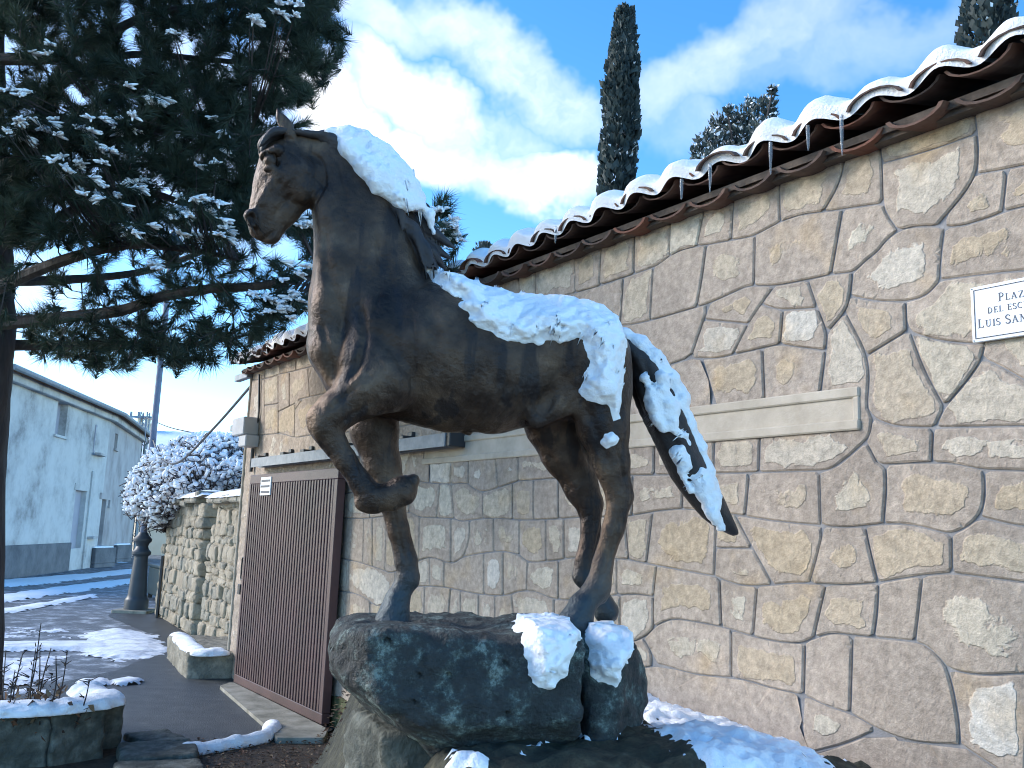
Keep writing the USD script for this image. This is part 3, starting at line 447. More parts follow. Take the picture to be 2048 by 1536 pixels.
# ------------------------------------------------------------------ the statue: its own axes, x towards its head, y to its left (the near side), z up
HA = math.radians(10); HF = np.array([-math.cos(HA), -math.sin(HA), 0]); HL = np.array([math.sin(HA), -math.cos(HA), 0])
_hc = at_depth(940, 1242, 3.1); HZ = float(_hc[2]); HO = np.array([_hc[0], _hc[1], HZ]); HM = frame(HO, HF, HL); PX = 3.1 / FPX
print('hoof level', HZ)
def hl(P): return (np.asarray(P, float) - HO) @ np.stack([HF, HL, [0, 0, 1]], 1)
def H(px, py, t=0.0):
    p = hl(at_plane(px, py, HO + HL * t, HL)); return np.array([p[0], t, p[2]])
def N(px, py, t, r): return (H(px, py, t), r * PX)
lo, hi = np.array([-0.75, -0.27, -0.03]), np.array([0.86, 0.27, 1.86])
def horse_field(h=0.0062):
    f = Field(lo, hi, h)
    # trunk
    f.chain([N(690, 690, 0, 76), N(790, 695, 0, 118), N(870, 702, 0, 138), N(980, 737, 0, 128), N(1080, 735, 0, 114), N(1160, 725, 0, 92)], 0.78, 0.04)
    f.cone(H(700, 760, 0), H(900, 800, 0), 50 * PX, 60 * PX, 0.8, 0.05)
    for s in (1, -1):
        f.chain([N(1120, 705, s * .055, 82), N(1180, 715, s * .07, 78), N(1195, 780, s * .085, 66)], 0.9, 0.04)      # croup and thigh
        f.chain([N(760, 640, s * .075, 60), N(740, 730, s * .10, 58), N(775, 770, s * .10, 50)], 0.75, 0.03)          # shoulder
        f.chain([N(655, 640, s * .045, 36), N(660, 700, s * .055, 40), N(685, 755, s * .055, 34)], 0.9, 0.02)         # breast muscles
    # neck
    f.chain([N(664, 318, 0, 52), N(690, 368, 0, 64), N(711, 430, 0, 80), N(729, 510, 0, 97), N(742, 600, 0, 118), N(775, 690, 0, 122)], 0.56, 0.035)
    f.chain([N(650, 290, 0, 30), N(705, 330, 0, 32), N(755, 390, 0, 34), N(805, 460, 0, 36), N(840, 545, 0, 40)], 0.5, 0.03)   # crest
    for s in (1, -1): f.chain([N(655, 400, s * .045, 24), N(665, 520, s * .06, 28), N(660, 610, s * .065, 34)], 0.8, 0.03)
    # head
    f.chain([N(612, 305, 0, 40), N(577, 330, 0, 54), N(558, 374, 0, 50), N(544, 412, 0, 42), N(531, 441, 0, 34), N(529, 455, 0, 29)], 0.60, 0.018)
    f.chain([N(541, 462, 0, 22), N(566, 425, 0, 26), N(600, 385, 0, 34)], 0.62, 0.02)                                           # lower jaw
    f.cone(H(545, 474, 0), H(540, 470, 0), 15 * PX, 14 * PX, 0.9, 0.012)
    for s in (1, -1):
        f.cone(H(594, 350, s * .036), H(600, 368, s * .034), 44 * PX, 38 * PX, 0.55, 0.014)                                     # cheek
        f.cone(H(560, 345, s * .05), H(520, 405, s * .034), 11 * PX, 7 * PX, 1, 0.016)                                          # cheek bone ridge
        f.cone(H(556, 300, s * .058), H(530, 312, s * .05), 12 * PX, 11 * PX, 1, 0.009)                                         # brow
        f.cone(H(541, 324, s * .062), H(539, 322, s * .062), 17 * PX, 16 * PX, 0.75, 0.006, cut=True)
        f.cone(H(541, 324, s * .052), H(539, 322, s * .052), 12 * PX, 12 * PX, 1, 0.003)                                        # eye
        f.cone(H(548, 337, s * .06), H(530, 338, s * .054), 6 * PX, 5 * PX, 1, 0.006)
        f.cone(H(502, 432, s * .036), H(507, 444, s * .034), 15 * PX, 13 * PX, 0.8, 0.012)                                      # nostril rim
        f.cone(H(503, 434, s * .052), H(506, 443, s * .05), 8 * PX, 6 * PX, 1, 0.005, cut=True)
        f.cone(H(515, 462, s * .045), H(548, 440, s * .05), 4.5 * PX, 3 * PX, 1, 0.005, cut=True)                             # mouth
        f.chain([N(580, 270, s * .034, 13), N(570, 248, s * .036, 12.5), N(562, 236, s * .035, 9), N(555, 220, s * .032, 2.5)], 0.6, 0.008)
        f.cone(H(524, 405, s * .036), H(506, 428, s * .034), 5 * PX, 4 * PX, 1, 0.01)
        f.cone(H(560, 250, s * .052), H(566, 232, s * .05), 7 * PX, 4 * PX, 1, 0.006, cut=True)
    # near fore, raised
    f.chain([N(770, 760, .11, 62), N(725, 783, .12, 50), N(672, 822, .125, 36), N(650, 842, .125, 33)], 0.85, 0.022)
    f.cone(H(640, 835, .125), H(644, 848, .125), 24 * PX, 27 * PX, 1, 0.015)
    f.chain([N(655, 866, .125, 27), N(690, 920, .125, 19.5), N(722, 968, .12, 20), N(741, 992, .12, 27)], 0.85, 0.015)
    f.cone(H(728, 1004, .12), H(752, 1010, .12), 19 * PX, 17 * PX, 0.9, 0.012)
    f.chain([N(745, 998, .12, 24), N(783, 996, .12, 22)], 0.9, 0.012)
    f.chain([N(780, 992, .12, 26), N(805, 980, .12, 27), N(826, 962, .12, 14)], 0.95, 0.012)
    # far fore, standing
    f.chain([N(745, 790, -.10, 58), N(748, 860, -.10, 47), N(765, 930, -.10, 36), N(777, 972, -.10, 31), N(782, 995, -.10, 30)], 0.85, 0.02)
    f.chain([N(783, 1000, -.10, 27), N(797, 1060, -.10, 21), N(812, 1122, -.10, 22), N(816, 1152, -.10, 26)], 0.85, 0.015)
    f.cone(H(826, 1158, -.10), H(829, 1166, -.10), 15 * PX, 10 * PX, 0.9, 0.01)
    f.chain([N(812, 1162, -.10, 23), N(795, 1198, -.10, 23)], 0.9, 0.012); f.chain([N(794, 1200, -.10, 25), N(785, 1242, -.10, 35)], 0.95, 0.012)
    # near hind
    f.chain([N(1195, 775, .09, 68), N(1206, 850, .095, 50), N(1222, 925, .095, 35), N(1237, 985, .095, 27)], 0.8, 0.03)
    f.chain([N(1245, 965, .095, 15), N(1252, 992, .095, 15)], 0.9, 0.015)
    f.chain([N(1238, 1000, .095, 25), N(1226, 1060, .095, 21), N(1205, 1130, .095, 20), N(1196, 1175, .095, 25)], 0.85, 0.015)
    f.cone(H(1203, 1192, .095), H(1204, 1198, .095), 13 * PX, 9 * PX, 0.9, 0.01)
    f.chain([N(1190, 1182, .095, 24), N(1165, 1212, .095, 24)], 0.9, 0.012); f.chain([N(1163, 1214, .095, 27), N(1150, 1248, .095, 36)], 0.95, 0.012)
    # far hind, toe resting
    f.chain([N(1140, 760, -.07, 86), N(1115, 845, -.08, 66), N(1132, 905, -.085, 50), N(1163, 975, -.09, 33), N(1178, 1008, -.09, 29)], 0.75, 0.03)
    f.chain([N(1182, 1010, -.09, 27), N(1182, 1060, -.09, 21), N(1170, 1120, -.09, 20), N(1165, 1150, -.09, 22)], 0.85, 0.015)
    f.chain([N(1168, 1156, -.09, 19), N(1196, 1192, -.09, 19)], 0.9, 0.012); f.chain([N(1198, 1192, -.09, 22), N(1212, 1222, -.09, 27)], 0.95, 0.01)
    # flank fold, ribs, sheath
    for s in (1, -1):
        f.chain([N(1075, 835, s * .1, 22), N(1140, 800, s * .12, 26)], 0.6, 0.03)
    f.cone(H(934, 864, 0), H(938, 868, 0), 8 * PX, 5 * PX, 1, 0.01)
    return f
_hf = horse_field()
statue = thing('horse_statue', 'dark brown bronze statue of a prancing horse with one foreleg raised', 'statue', M=HM)
BRONZE = bronze_material()
_body = _hf.mesh(); trimesh.smoothing.filter_taubin(_body, iterations=2)
_body.vertices += _body.vertex_normals * (0.010 * fb(_body.vertices, 8, 3, 4) + 0.006 * fb(_body.vertices * [1.4, 1.4, .8], 26, 3, 5))[:, None]
GROOVES = [([(648, 420), (655, 540), (685, 640), (672, 700)], .009, .016), ([(742, 430), (772, 540), (795, 640), (800, 700)], .008, .022), ([(715, 600), (728, 680), (712, 740), (690, 775)], .013, .014), ([(848, 600), (866, 700), (835, 800)], .010, .022), ([(735, 660), (790, 720), (840, 790)], .006, .02),
    ([(722, 770), (690, 800), (655, 832)], .006, .007), ([(760, 800), (705, 835), (668, 862)], .005, .008), ([(1120, 670), (1108, 760), (1070, 845)], .013, .026), ([(1212, 690), (1226, 800), (1214, 890)], .009, .018), ([(1150, 790), (1180, 860), (1214, 940)], .009, .014), ([(1100, 880), (1140, 940), (1172, 990)], .006, .012), ([(1228, 905), (1244, 965)], .006, .008), ([(905, 640), (1000, 690), (1100, 690)], .006, .02),
    ([(612, 292), (636, 302), (648, 330), (646, 365), (628, 395), (600, 404)], .008, .0075), ([(580, 345), (550, 375), (526, 402)], -.005, .008), ([(588, 372), (560, 400), (540, 428)], .006, .007), ([(560, 362), (535, 392), (515, 412)], .004, .005), ([(512, 467), (530, 458), (549, 444)], .006, .0045), ([(556, 303), (540, 306), (528, 318)], -.004, .005), ([(556, 330), (540, 338), (526, 334)], -.004, .004), ([(575, 290), (592, 305), (600, 322)], .005, .008),
    ([(640, 352), (650, 372)], .004, .004), ([(650, 356), (660, 376)], .004, .004), ([(660, 362), (668, 380)], .004, .004), ([(672, 300), (690, 370), (694, 410)], .004, .005), ([(752, 450), (760, 560), (748, 640)], .0045, .005), ([(820, 620), (826, 720), (822, 800)], .0045, .006), ([(700, 860), (715, 920), (728, 970)], .005, .006), ([(792, 1010), (806, 1080), (818, 1130)], .005, .006), ([(1240, 1010), (1224, 1080), (1206, 1150)], .005, .006), ([(640, 640), (660, 720), (668, 770)], .008, .012), ([(1185, 1020), (1180, 1080), (1170, 1130)], .004, .006)]
for q in range(11): GROOVES.append(([(955 + 19 * q, 735 + 6 * q), (938 + 19 * q, 800 + 3 * q), (905 + 21 * q, 852 - 1 * q)], .0042, .0065))
def relief(m):
    v = m.vertices; d = np.zeros(len(v)); ls = 0
    for pts, amp, w in GROOVES:
        c = catmull([H(*p, .1) for p in pts], 6)[:, [0, 2]]; g = shapely.LineString(c); lo_, hi_ = c.min(0) - 3 * w, c.max(0) + 3 * w
        k = np.where((v[:, 0] > lo_[0]) & (v[:, 0] < hi_[0]) & (v[:, 2] > lo_[1]) & (v[:, 2] < hi_[1]))[0]
        q = shapely.points(v[k][:, [0, 2]]); t = shapely.line_locate_point(g, q, normalized=True); d[k] -= amp * np.exp(-(shapely.distance(q, g) / w) ** 2) * np.clip(np.minimum(t, 1 - t) * 6, 0.15, 1) * sstep(np.abs(m.vertex_normals[k, 1]), .15, .5)
    m.vertices = v + m.vertex_normals * d[:, None]
relief(_body)
obj('body', _body, BRONZE, statue, smooth=True)
def strands(specs, lo, hi, h=0.005, n=6):
    f = Field(lo, hi, h)
    for pts, r in specs:
        c = catmull(pts, n); rr = np.interp(np.linspace(0, 1, len(c)), np.linspace(0, 1, len(r)), r)
        for a, b, ra, rb in zip(c[:-1], c[1:], rr[:-1], rr[1:]): f.cone(a, b, ra, rb, 1, 0.006)
    m = f.mesh(); trimesh.smoothing.filter_taubin(m, iterations=3); return m
def mane():
    r = np.random.default_rng(8); S = []
    roots = catmull([H(648, 272), H(705, 312), H(760, 375), H(812, 450), H(850, 528)], 8)
    for i, p in enumerate(roots):
        for s in (-1, 0, 1, -1):
            q = i / (len(roots) - 1); L = (0.02 + 0.14 * sstep(q, 0.5, 0.85)) * r.uniform(0.75, 1.25)
            a = p + [0.012, s * 0.022, -0.012]; back = np.array([-1, 0, -0.35 - 0.9 * q]); back = unit(back + r.normal(0, 0.16, 3) + [0, s * 0.3, 0])
            S.append(([a, a + back * L * 0.5 + [0, s * 0.012, 0.012], a + back * L + [0.01, s * .01, -0.03 * q - 0.02]], [0.019, 0.017, 0.003]))
    for x0, y0, x1, y1, x2, y2 in [(800, 400, 848, 418, 868, 455), (815, 430, 868, 468, 912, 498), (822, 470, 862, 505, 892, 540), (815, 450, 860, 490, 905, 520), (790, 420, 840, 455, 885, 478), (812, 420, 850, 450, 872, 486), (800, 430, 835, 500, 868, 528), (760, 385, 805, 450, 850, 528), (780, 430, 810, 490, 842, 545)]:
        t = r.uniform(-0.05, 0.03); S.append(([H(x0, y0, t), H(x1, y1, t + r.uniform(-.02, .02)), H(x2, y2, t)], [0.02, 0.022, 0.003]))
    for k in range(7):                                                     # forelock
        t = r.uniform(-0.03, 0.045); S.append(([H(600 - 4 * k, 262, t * .6), H(548 - 3 * k, 264 + 3 * k, t), H(524 - r.uniform(0, 8), 296 + r.uniform(-8, 18), t * 1.1)], [0.014, 0.015, 0.004]))
    for k in range(3): S.append(([H(590, 262, .02 * k - .01), H(625, 262 + 3 * k, .02 * k), H(652, 272, .02 * k)], [0.01, 0.014, 0.01]))
    return strands(S, H(920, 560, -0.12) - 0.02, H(500, 240, 0.12) + 0.02)
obj('mane', mane(), DARKBRONZE, statue, smooth=True)
TAIL = [(1240, 680), (1290, 735), (1327, 830), (1375, 935), (1425, 1015), (1466, 1062)]
def tail():
    r = np.random.default_rng(9); S = []; c = [H(*p) for p in TAIL]
    w = [0.026, 0.054, 0.07, 0.066, 0.05, 0.016]
    S.append((c, [0.04, 0.05, 0.068, 0.068, 0.05, 0.018]))
    for k in range(16):
        a = r.uniform(0, 2 * np.pi); pts = []
        for i, (p, ww) in enumerate(zip(c, w)): pts.append(p + np.array([math.cos(a) * ww, math.sin(a) * ww * 0.8, math.cos(a) * ww * 0.55]) * r.uniform(0.75, 1.15)); a += r.uniform(-0.3, 0.5)
        S.append((pts, [0.012, 0.022, 0.022, 0.018, 0.013, 0.004]))
    return strands(S, H(1490, 1090, -0.14) - 0.03, H(1215, 640, 0.14) + 0.03, 0.006)
obj('tail', tail(), DARKBRONZE, statue, smooth=True)
# ---- snow lying on the statue
def snow_on(fieldF, lo2, hi2, h, polys, thick, seed, rag=0.019, up=0.35, soft=0.02, base=None):
    f = base or _hf; b = Field(lo2, hi2, h); P = b.pts(tuple(slice(0, n) for n in b.n))
    d = ndimage.map_coordinates(f.F, [(P[..., k] - f.lo[k]) / f.h for k in range(3)], order=1, mode='nearest')
    sd = poly_sd([[(H(x, y, 0.06)[0], H(x, y, 0.06)[2]) for x, y in q] for q in polys], np.array([lo2[0], lo2[2]]) - 0.1, np.array([hi2[0], hi2[2]]) + 0.1, 0.003)
    s = sd(P[..., 0], P[..., 2]) + rag * 2.6 * fb(P, 34, 4, seed) + rag * 2.0 * fb(P, 9, 2, seed + 3)
    t = thick * sstep(s, 0, soft) * (1 + 0.8 * fb(P, 12, 3, seed + 1) + 0.55 * fb(P, 42, 3, seed + 2)) - 0.006 * (s < 0.0) - 0.012 * sstep(-s, 0, 0.01)
    b.F = d - t; m = b.mesh(); trimesh.smoothing.filter_taubin(m, iterations=2); return m
def snow(name, mesh, label, M=HM): obj(name, move(mesh, M), SNOW, smooth=True, label=label, cat='snow')
# snow pieces on the statue
_mane = stage.GetPrimAtPath('/World/horse_statue/mane')
def bx(x0, y0, x1, y1, t): a, b = H(x1, y1, -t), H(x0, y0, t); return np.minimum(a, b) - 0.03, np.maximum(a, b) + 0.03
def ridge_snow(lo2, hi2, h, specs, seed, flat=1.0):
    """Snow heaped on a narrow crest: lumps joined into one rough body."""
    b = Field(lo2, hi2, h)
    for a, c, ra, rb, w in specs: b.cone(a, c, ra, rb, w, 0.022)
    P = b.pts(tuple(slice(0, n) for n in b.n)); b.F += 0.024 * fb(P, 16, 3, seed) + 0.014 * fb(P, 52, 3, seed + 1) - 0.002
    m = b.mesh(); trimesh.smoothing.filter_taubin(m, iterations=2)
    return max(m.split(only_watertight=False), key=lambda c: len(c.faces)) if flat else m
c = [(664, 276, 20), (690, 282, 27), (722, 296, 34), (752, 322, 40), (778, 350, 42), (802, 378, 37), (822, 398, 28)]
sp = [(H(a[0], a[1], 0), H(b[0], b[1], 0), a[2] * PX, b[2] * PX, 1.0) for a, b in zip(c[:-1], c[1:])]
sp += [(H(700, 300, .05), H(760, 365, .06), 20 * PX, 26 * PX, 1), (H(760, 365, .06), H(815, 405, .05), 24 * PX, 16 * PX, 1)]
sp += [(H(835, 405, .02), H(858, 430, .02), 13 * PX, 8 * PX, 1), (H(858, 430, .02), H(868, 468, 0), 8 * PX, 5 * PX, 1), (H(800, 400, .05), H(838, 412, .04), 16 * PX, 9 * PX, 1)]
snow('mane_snow', ridge_snow(*bx(635, 235, 890, 490, .13), 0.006, sp, 21), 'rounded white snow heap along the crest of the horse statue mane')
BACK = [(838, 515), (870, 525), (960, 545), (1100, 560), (1170, 575), (1225, 610), (1248, 660), (1240, 700), (1234, 745), (1224, 800), (1222, 840), (1205, 850), (1196, 825), (1160, 808), (1140, 792), (1150, 765), (1158, 735), (1146, 706), (1140, 690), (1090, 697), (1040, 697), (985, 684), (945, 668), (912, 640), (902, 622), (915, 606), (890, 590), (862, 556)]
snow('back_snow', snow_on(None, *bx(820, 500, 1275, 880, .26), 0.006, [BACK], 0.042, 31, soft=0.055), 'thick ragged snow lying along the horse statue back and down over its hip')
KNEE = [(1190, 872), (1205, 868), (1222, 880), (1218, 895), (1200, 902), (1188, 890)]
snow('stifle_snow', snow_on(None, *bx(1175, 855, 1235, 915, .2), 0.005, [KNEE], 0.022, 41, rag=0.006), 'small round snow patch stuck on the near hind leg of the horse statue')
_ts = [(1250, 668, 13), (1280, 690, 19), (1306, 722, 21), (1336, 765, 22), (1356, 800, 21), (1372, 850, 17), (1392, 895, 16), (1410, 935, 14), (1424, 970, 11), (1434, 995, 7)]
sp = [(H(a[0], a[1], .02), H(b[0], b[1], .02), a[2] * PX, b[2] * PX, 1.0) for a, b in zip(_ts[:-1], _ts[1:])]
r_ = np.random.default_rng(12)
for k in range(44):
    q = r_.uniform(0.25, 0.80); i = q * (len(TAIL) - 1); j = int(i); p = np.array(TAIL[j]) * (1 - i + j) + np.array(TAIL[min(j + 1, 5)]) * (i - j)
    p = p + [r_.uniform(-30, 26) * (1.15 - q), r_.uniform(-16, 16)]; e = p + np.array([12, 20]) * r_.uniform(0.4, 1.5)
    sp.append((H(*p, .078 * (1.2 - 0.8 * q)), H(*e, .078 * (1.15 - 0.8 * q)), r_.uniform(6, 11) * PX, r_.uniform(4, 8) * PX, 1.0))
snow('tail_snow', ridge_snow(*bx(1225, 640, 1490, 1080, .13), 0.006, sp, 51, flat=0), 'broken crust of snow along the upper side of the horse statue tail')
# ---- the rock the statue stands on
def lump(f, P, planes, rad=0.05):
    q = np.full(P.shape[:-1], -1.0)
    for n, d in planes:
        n = np.asarray(n, float); L = np.linalg.norm(n); v = (P @ (n / L)) - d / L
        hh = np.clip(0.5 + 0.5 * (v - q) / rad, 0, 1); q = q + (v - q) * hh + rad * hh * (1 - hh)
    return q
def rocks():
    out = []
    def build(lo2, hi2, planes, seed, h=0.012, rad=0.03, amp=0.045):
        b = Field(lo2, hi2, h); P = b.pts(tuple(slice(0, n) for n in b.n))
        b.F = lump(b, P, planes, rad) + amp * fb(P, 4, 4, seed) + amp * 0.7 * fb(P, 13, 4, seed + 1) + amp * 0.55 * fb(P, 38, 3, seed + 2)
        m = b.mesh(); trimesh.smoothing.filter_taubin(m, iterations=1); m.metadata['field'] = b; return m
    def S(px, py=1300, t=0.3): return H(px, py, t)[0]
    def Z(py, t=0.3, px=950): return H(px, py, t)[2]
    xl, xr = S(655), S(1172); zb = Z(1470)
    A = [((1, 0, 0), xl), ((-1, 0, 0), -xr), ((0, 0, 1), -0.004), ((0, 1, 0.12), 0.32), ((0, -1, 0), 0.3), ((1, 0.75, 0), xl + 0.75 * 0.18), ((0.75, 0.2, -1), -H(745, 1425, 0.25)[2] + 0.75 * H(745, 1425, 0.25)[0] + 0.03), ((0, 0, -1), 0.47), ((0.9, 0, 1), xl * 0.9 - 0.055), ((-0.1, 0.8, 1.0), 0.25), ((0, 0.9, -1), 0.56)]
    out.append(build(np.array([xr - 0.15, -0.42, -0.62]), np.array([xl + 0.15, 0.48, 0.12]), A, 61))
    xl2, xr2 = S(1166, t=.12), S(1292, t=.12)
    B = [((1, 0, 0), xl2 + 0.03), ((-1, 0, 0.15), -xr2), ((0, 0, 1), -0.02), ((0, 1, 0.2), 0.21), ((0, -1, 0), 0.3), ((0, 0, -1), 0.5), ((-1, 0.0, 1.1), -xr2 - 0.09), ((-1, 0.9, 0), -xr2 + 0.10), ((0, 1, 1.2), 0.16), ((-1, 0, -0.35), -xr2 + 0.09)]
    out.append(build(np.array([xr2 - 0.15, -0.42, -0.62]), np.array([xl2 + 0.15, 0.38, 0.12]), B, 67))
    return out
base = thing('statue_rock', 'dark patinated bronze rock pedestal under the horse statue hooves', 'pedestal', M=HM)
_rk = rocks()
for m in _rk: obj('boulder', m, ROCK, base, smooth=True)
def rock_patch(name, poly, src, label, seed, thick=0.05, t=0.3, face=None):
    """Snow caught on the top and front of a boulder, its outline taken in the plane of the front face."""
    q = np.array([(H(x, y, t)[0], H(x, y, t)[2]) for x, y in poly]); lo2 = np.array([q[:, 0].min() - 0.05, -0.1, q[:, 1].min() - 0.06]); hi2 = np.array([q[:, 0].max() + 0.05, 0.5, q[:, 1].max() + 0.12])
    b = Field(lo2, hi2, 0.008); P = b.pts(tuple(slice(0, n) for n in b.n)); f = src.metadata['field']
    d = ndimage.map_coordinates(f.F, [(P[..., k] - f.lo[k]) / f.h for k in range(3)], order=1, mode='nearest')
    sd = poly_sd([tuple(x) for x in q], lo2[[0, 2]] - 0.1, hi2[[0, 2]] + 0.1, 0.003)
    zz = np.where(P[..., 1] < t, P[..., 2] + 0.0 * P[..., 1], P[..., 2])
    s = np.minimum(sd(P[..., 0], zz), 0.06 - P[..., 2]) + 0.045 * fb(P, 20, 4, seed) + 0.03 * fb(P, 60, 3, seed + 5)
    s = np.minimum(s, P[..., 1] - 0.02 + 0.06 * fb(P, 8, 3, seed))
    b.F = d - (thick * sstep(s, 0, 0.05) * (1 + 0.8 * fb(P, 11, 3, seed + 1) + 0.5 * fb(P, 42, 3, seed + 2)) - 0.014 * (s < 0))
    m = b.mesh(); trimesh.smoothing.filter_taubin(m, iterations=2); snow(name, m, label)
rock_patch('rock_snow', [(1028, 1225), (1085, 1205), (1140, 1215), (1172, 1240), (1168, 1275), (1140, 1300), (1130, 1340), (1100, 1372), (1050, 1372), (1045, 1310), (1040, 1270), (1052, 1255)], _rk[0], 'ragged snow patch hanging over the front of the larger pedestal boulder', 71)
rock_patch('rock_snow', [(1175, 1232), (1240, 1232), (1283, 1255), (1275, 1300), (1238, 1345), (1225, 1368), (1180, 1350), (1172, 1290)], _rk[1], 'rounded snow cap on the smaller pedestal boulder below the hind hooves', 77, 0.055, t=0.2)
# ------------------------------------------------------------------ sliding gate, its track, boxes, plaque, icicles
def paint(name, c, rough=(0.35, 0.55), metallic=0.0, var=0.8, scale=5): return mat(name, [(0.3, sh(c, var)), (0.7, sh(c, 1.15))], scale, bump=0.15, bscale=70, bdist=0.003, rough=rough, metallic=metallic)
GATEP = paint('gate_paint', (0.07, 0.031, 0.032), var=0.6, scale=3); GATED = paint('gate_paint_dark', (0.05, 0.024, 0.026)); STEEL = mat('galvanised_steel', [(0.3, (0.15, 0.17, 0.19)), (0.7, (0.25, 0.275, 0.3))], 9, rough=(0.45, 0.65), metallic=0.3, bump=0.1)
BLACK = paint('black_iron', (0.02, 0.02, 0.022)); GREYBOX = paint('grey_plastic', (0.36, 0.37, 0.39), rough=(0.5, 0.6)); WHITE = paint('white_enamel', (0.74, 0.76, 0.79), rough=(0.3, 0.4), var=0.95); INK = paint('dark_ink', (0.03, 0.04, 0.07))
gate = thing('sliding_gate', 'dark red brown steel sliding gate with narrow vertical ribs and a white notice', 'gate', M=WM)
gy = -0.12; w = GU1 - GU0
for z0, z1 in ((GZ1 - 0.09, GZ1), (0.03, 0.11)): obj('rail', box(GU0, GU1, gy + 0.006, gy + 0.075, z0, z1, 0.004), GATEP, gate)
for u0, u1 in ((GU0, GU0 + 0.05), (GU1 - 0.07, GU1)): obj('stile', box(u0, u1, gy + 0.004, gy + 0.077, 0.112, GZ1 - 0.092, 0.004), GATEP, gate)
nr = 33; st = (w - 0.13) / nr
for i in range(nr):
    u = GU0 + 0.055 + st * (i + 0.5); obj('rib', box(u - st * 0.31, u + st * 0.31, gy + 0.008, gy + 0.034, 0.111, GZ1 - 0.091, 0.004), GATEP, gate)
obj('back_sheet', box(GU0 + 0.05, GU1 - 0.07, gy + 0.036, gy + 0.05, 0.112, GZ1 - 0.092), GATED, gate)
def gw(x, y): return wl(at_plane(x, y, WO + WY * gy, WY))[[0, 2]]
a, b = gw(523, 955), gw(540, 990)
nt = obj('notice', box(a[0], b[0], gy - 0.004, gy + 0.0075, b[1], a[1], 0.001), WHITE, gate, label='white notice with dark printed lines')
for k in range(3): obj('printed_line', box(a[0] + 0.02, b[0] - 0.02, gy - 0.0055, gy - 0.0042, b[1] + 0.02 + 0.055 * k, b[1] + 0.042 + 0.055 * k), INK, nt)
hz = gw(475, 1140)[1]; hu = GU0 - 0.05
obj('handle', tube([(GU0 + 0.01, gy + 0.03, hz + 0.13), (hu - 0.02, gy + 0.02, hz + 0.13), (hu - 0.03, gy + 0.02, hz + 0.11), (hu - 0.03, gy + 0.02, hz - 0.07), (hu - 0.02, gy + 0.02, hz - 0.09), (GU0 + 0.01, gy + 0.03, hz - 0.09)], 0.009), BLACK, gate)
obj('lock', cat_([box(GU0 - 0.13, GU0 - 0.055, gy + 0.01, gy + 0.05, hz - 0.24, hz - 0.14, 0.004), box(GU0 - 0.06, GU0 + 0.02, gy + 0.02, gy + 0.04, hz - 0.2, hz - 0.17)]), BLACK, gate)
trk = thing('gate_track', 'grey steel door track bolted along the stone wall above the gate', 'track', M=WM)
t0, t1 = wl(at_plane(505, 926, WO - WY * 0.12, WY)), wl(at_plane(893, 880, WO - WY * 0.12, WY)); tz = (t0[2] + t1[2]) / 2
obj('channel', cat_([box(t0[0], t1[0], -0.135, -0.126, tz - 0.045, tz + 0.045), box(t0[0], t1[0], -0.1255, -0.045, tz + 0.036, tz + 0.045), box(t0[0], t1[0], -0.054, -0.045, tz - 0.045, tz + 0.0355)]), STEEL, trk)
for q in (0.02, 0.2, 0.33, 0.58, 0.82, 0.985):
    u = t0[0] + (t1[0] - t0[0]) * q; obj('bracket', cat_([box(u - 0.05, u + 0.05, -0.11, 0.012, tz + 0.046, tz + 0.075, 0.004), box(u - 0.035, u + 0.035, -0.03, 0.012, tz + 0.076, tz + 0.11, 0.003)]), BLACK, trk)
obj('end_stop', box(t1[0] + 0.003, t1[0] + 0.05, -0.125, 0.012, tz - 0.045, tz + 0.085, 0.005), BLACK, trk)
# concrete sill in front of the gate
sill = [G((462, 1372), (648, 1466), (640, 1482), (560, 1482), (548, 1466), (446, 1378))][0]
ps = sg.Polygon(sill).buffer(0.03); m = trimesh.creation.extrude_polygon(ps, 0.05, engine='earcut'); m.apply_translation((0, 0, -0.02))
obj('gate_sill', m, CONC, label='mossy concrete threshold strip under the sliding gate', cat='threshold')
# meter boxes, cable and two beam stubs at the far corner
mb = thing('meter_box', 'pale grey electric box on the stone wall corner above the gate track', 'electric box', M=WM)
a, b = W(497, 838), W(526, 868); c = W(511, 862); d = W(525, 886)
obj('cabinet', box(UL - 0.02, UL + 0.36, -0.17, -0.002, W(510, 872)[1], W(510, 838)[1], 0.01), GREYBOX, mb); obj('lower_cabinet', box(UL + 0.17, UL + 0.40, -0.15, -0.002, W(510, 888)[1] - 0.04, W(510, 872)[1] - 0.004, 0.01), GREYBOX, mb)
obj('conduit', tube([(UL + 0.3, -0.03, W(510, 888)[1] - 0.05), (UL + 0.3, -0.03, GZ1 + 0.05)], 0.018), BLACK, mb)
pts = [(UL + 0.28, -0.02, ZTOP - 0.05), (UL + 0.33, -0.02, ZTOP - 0.3), (UL + 0.36, -0.02, ZTOP - 0.55), (UL + 0.24, -0.02, ZTOP - 0.8), (UL + 0.26, -0.03, W(510, 838)[1] - 0.01)]
obj('wall_cable', move(tube(catmull(pts, 5), 0.011, 6), WM), BLACK, label='thin black cable running down the stone wall to the electric box', cat='cable')
for py, lab in ((752, 'grey metal bar end sticking out under the tiled corner of the stone building'), (852, 'grey metal bar end sticking out beside the electric box')):
    z = W(500, py)[1]; obj('bar_stub', move(box(UL - 0.42, UL + 0.02, -0.07, 0.0, z - 0.035, z + 0.035, 0.005), WM), STEEL, label=lab, cat='metal bar')
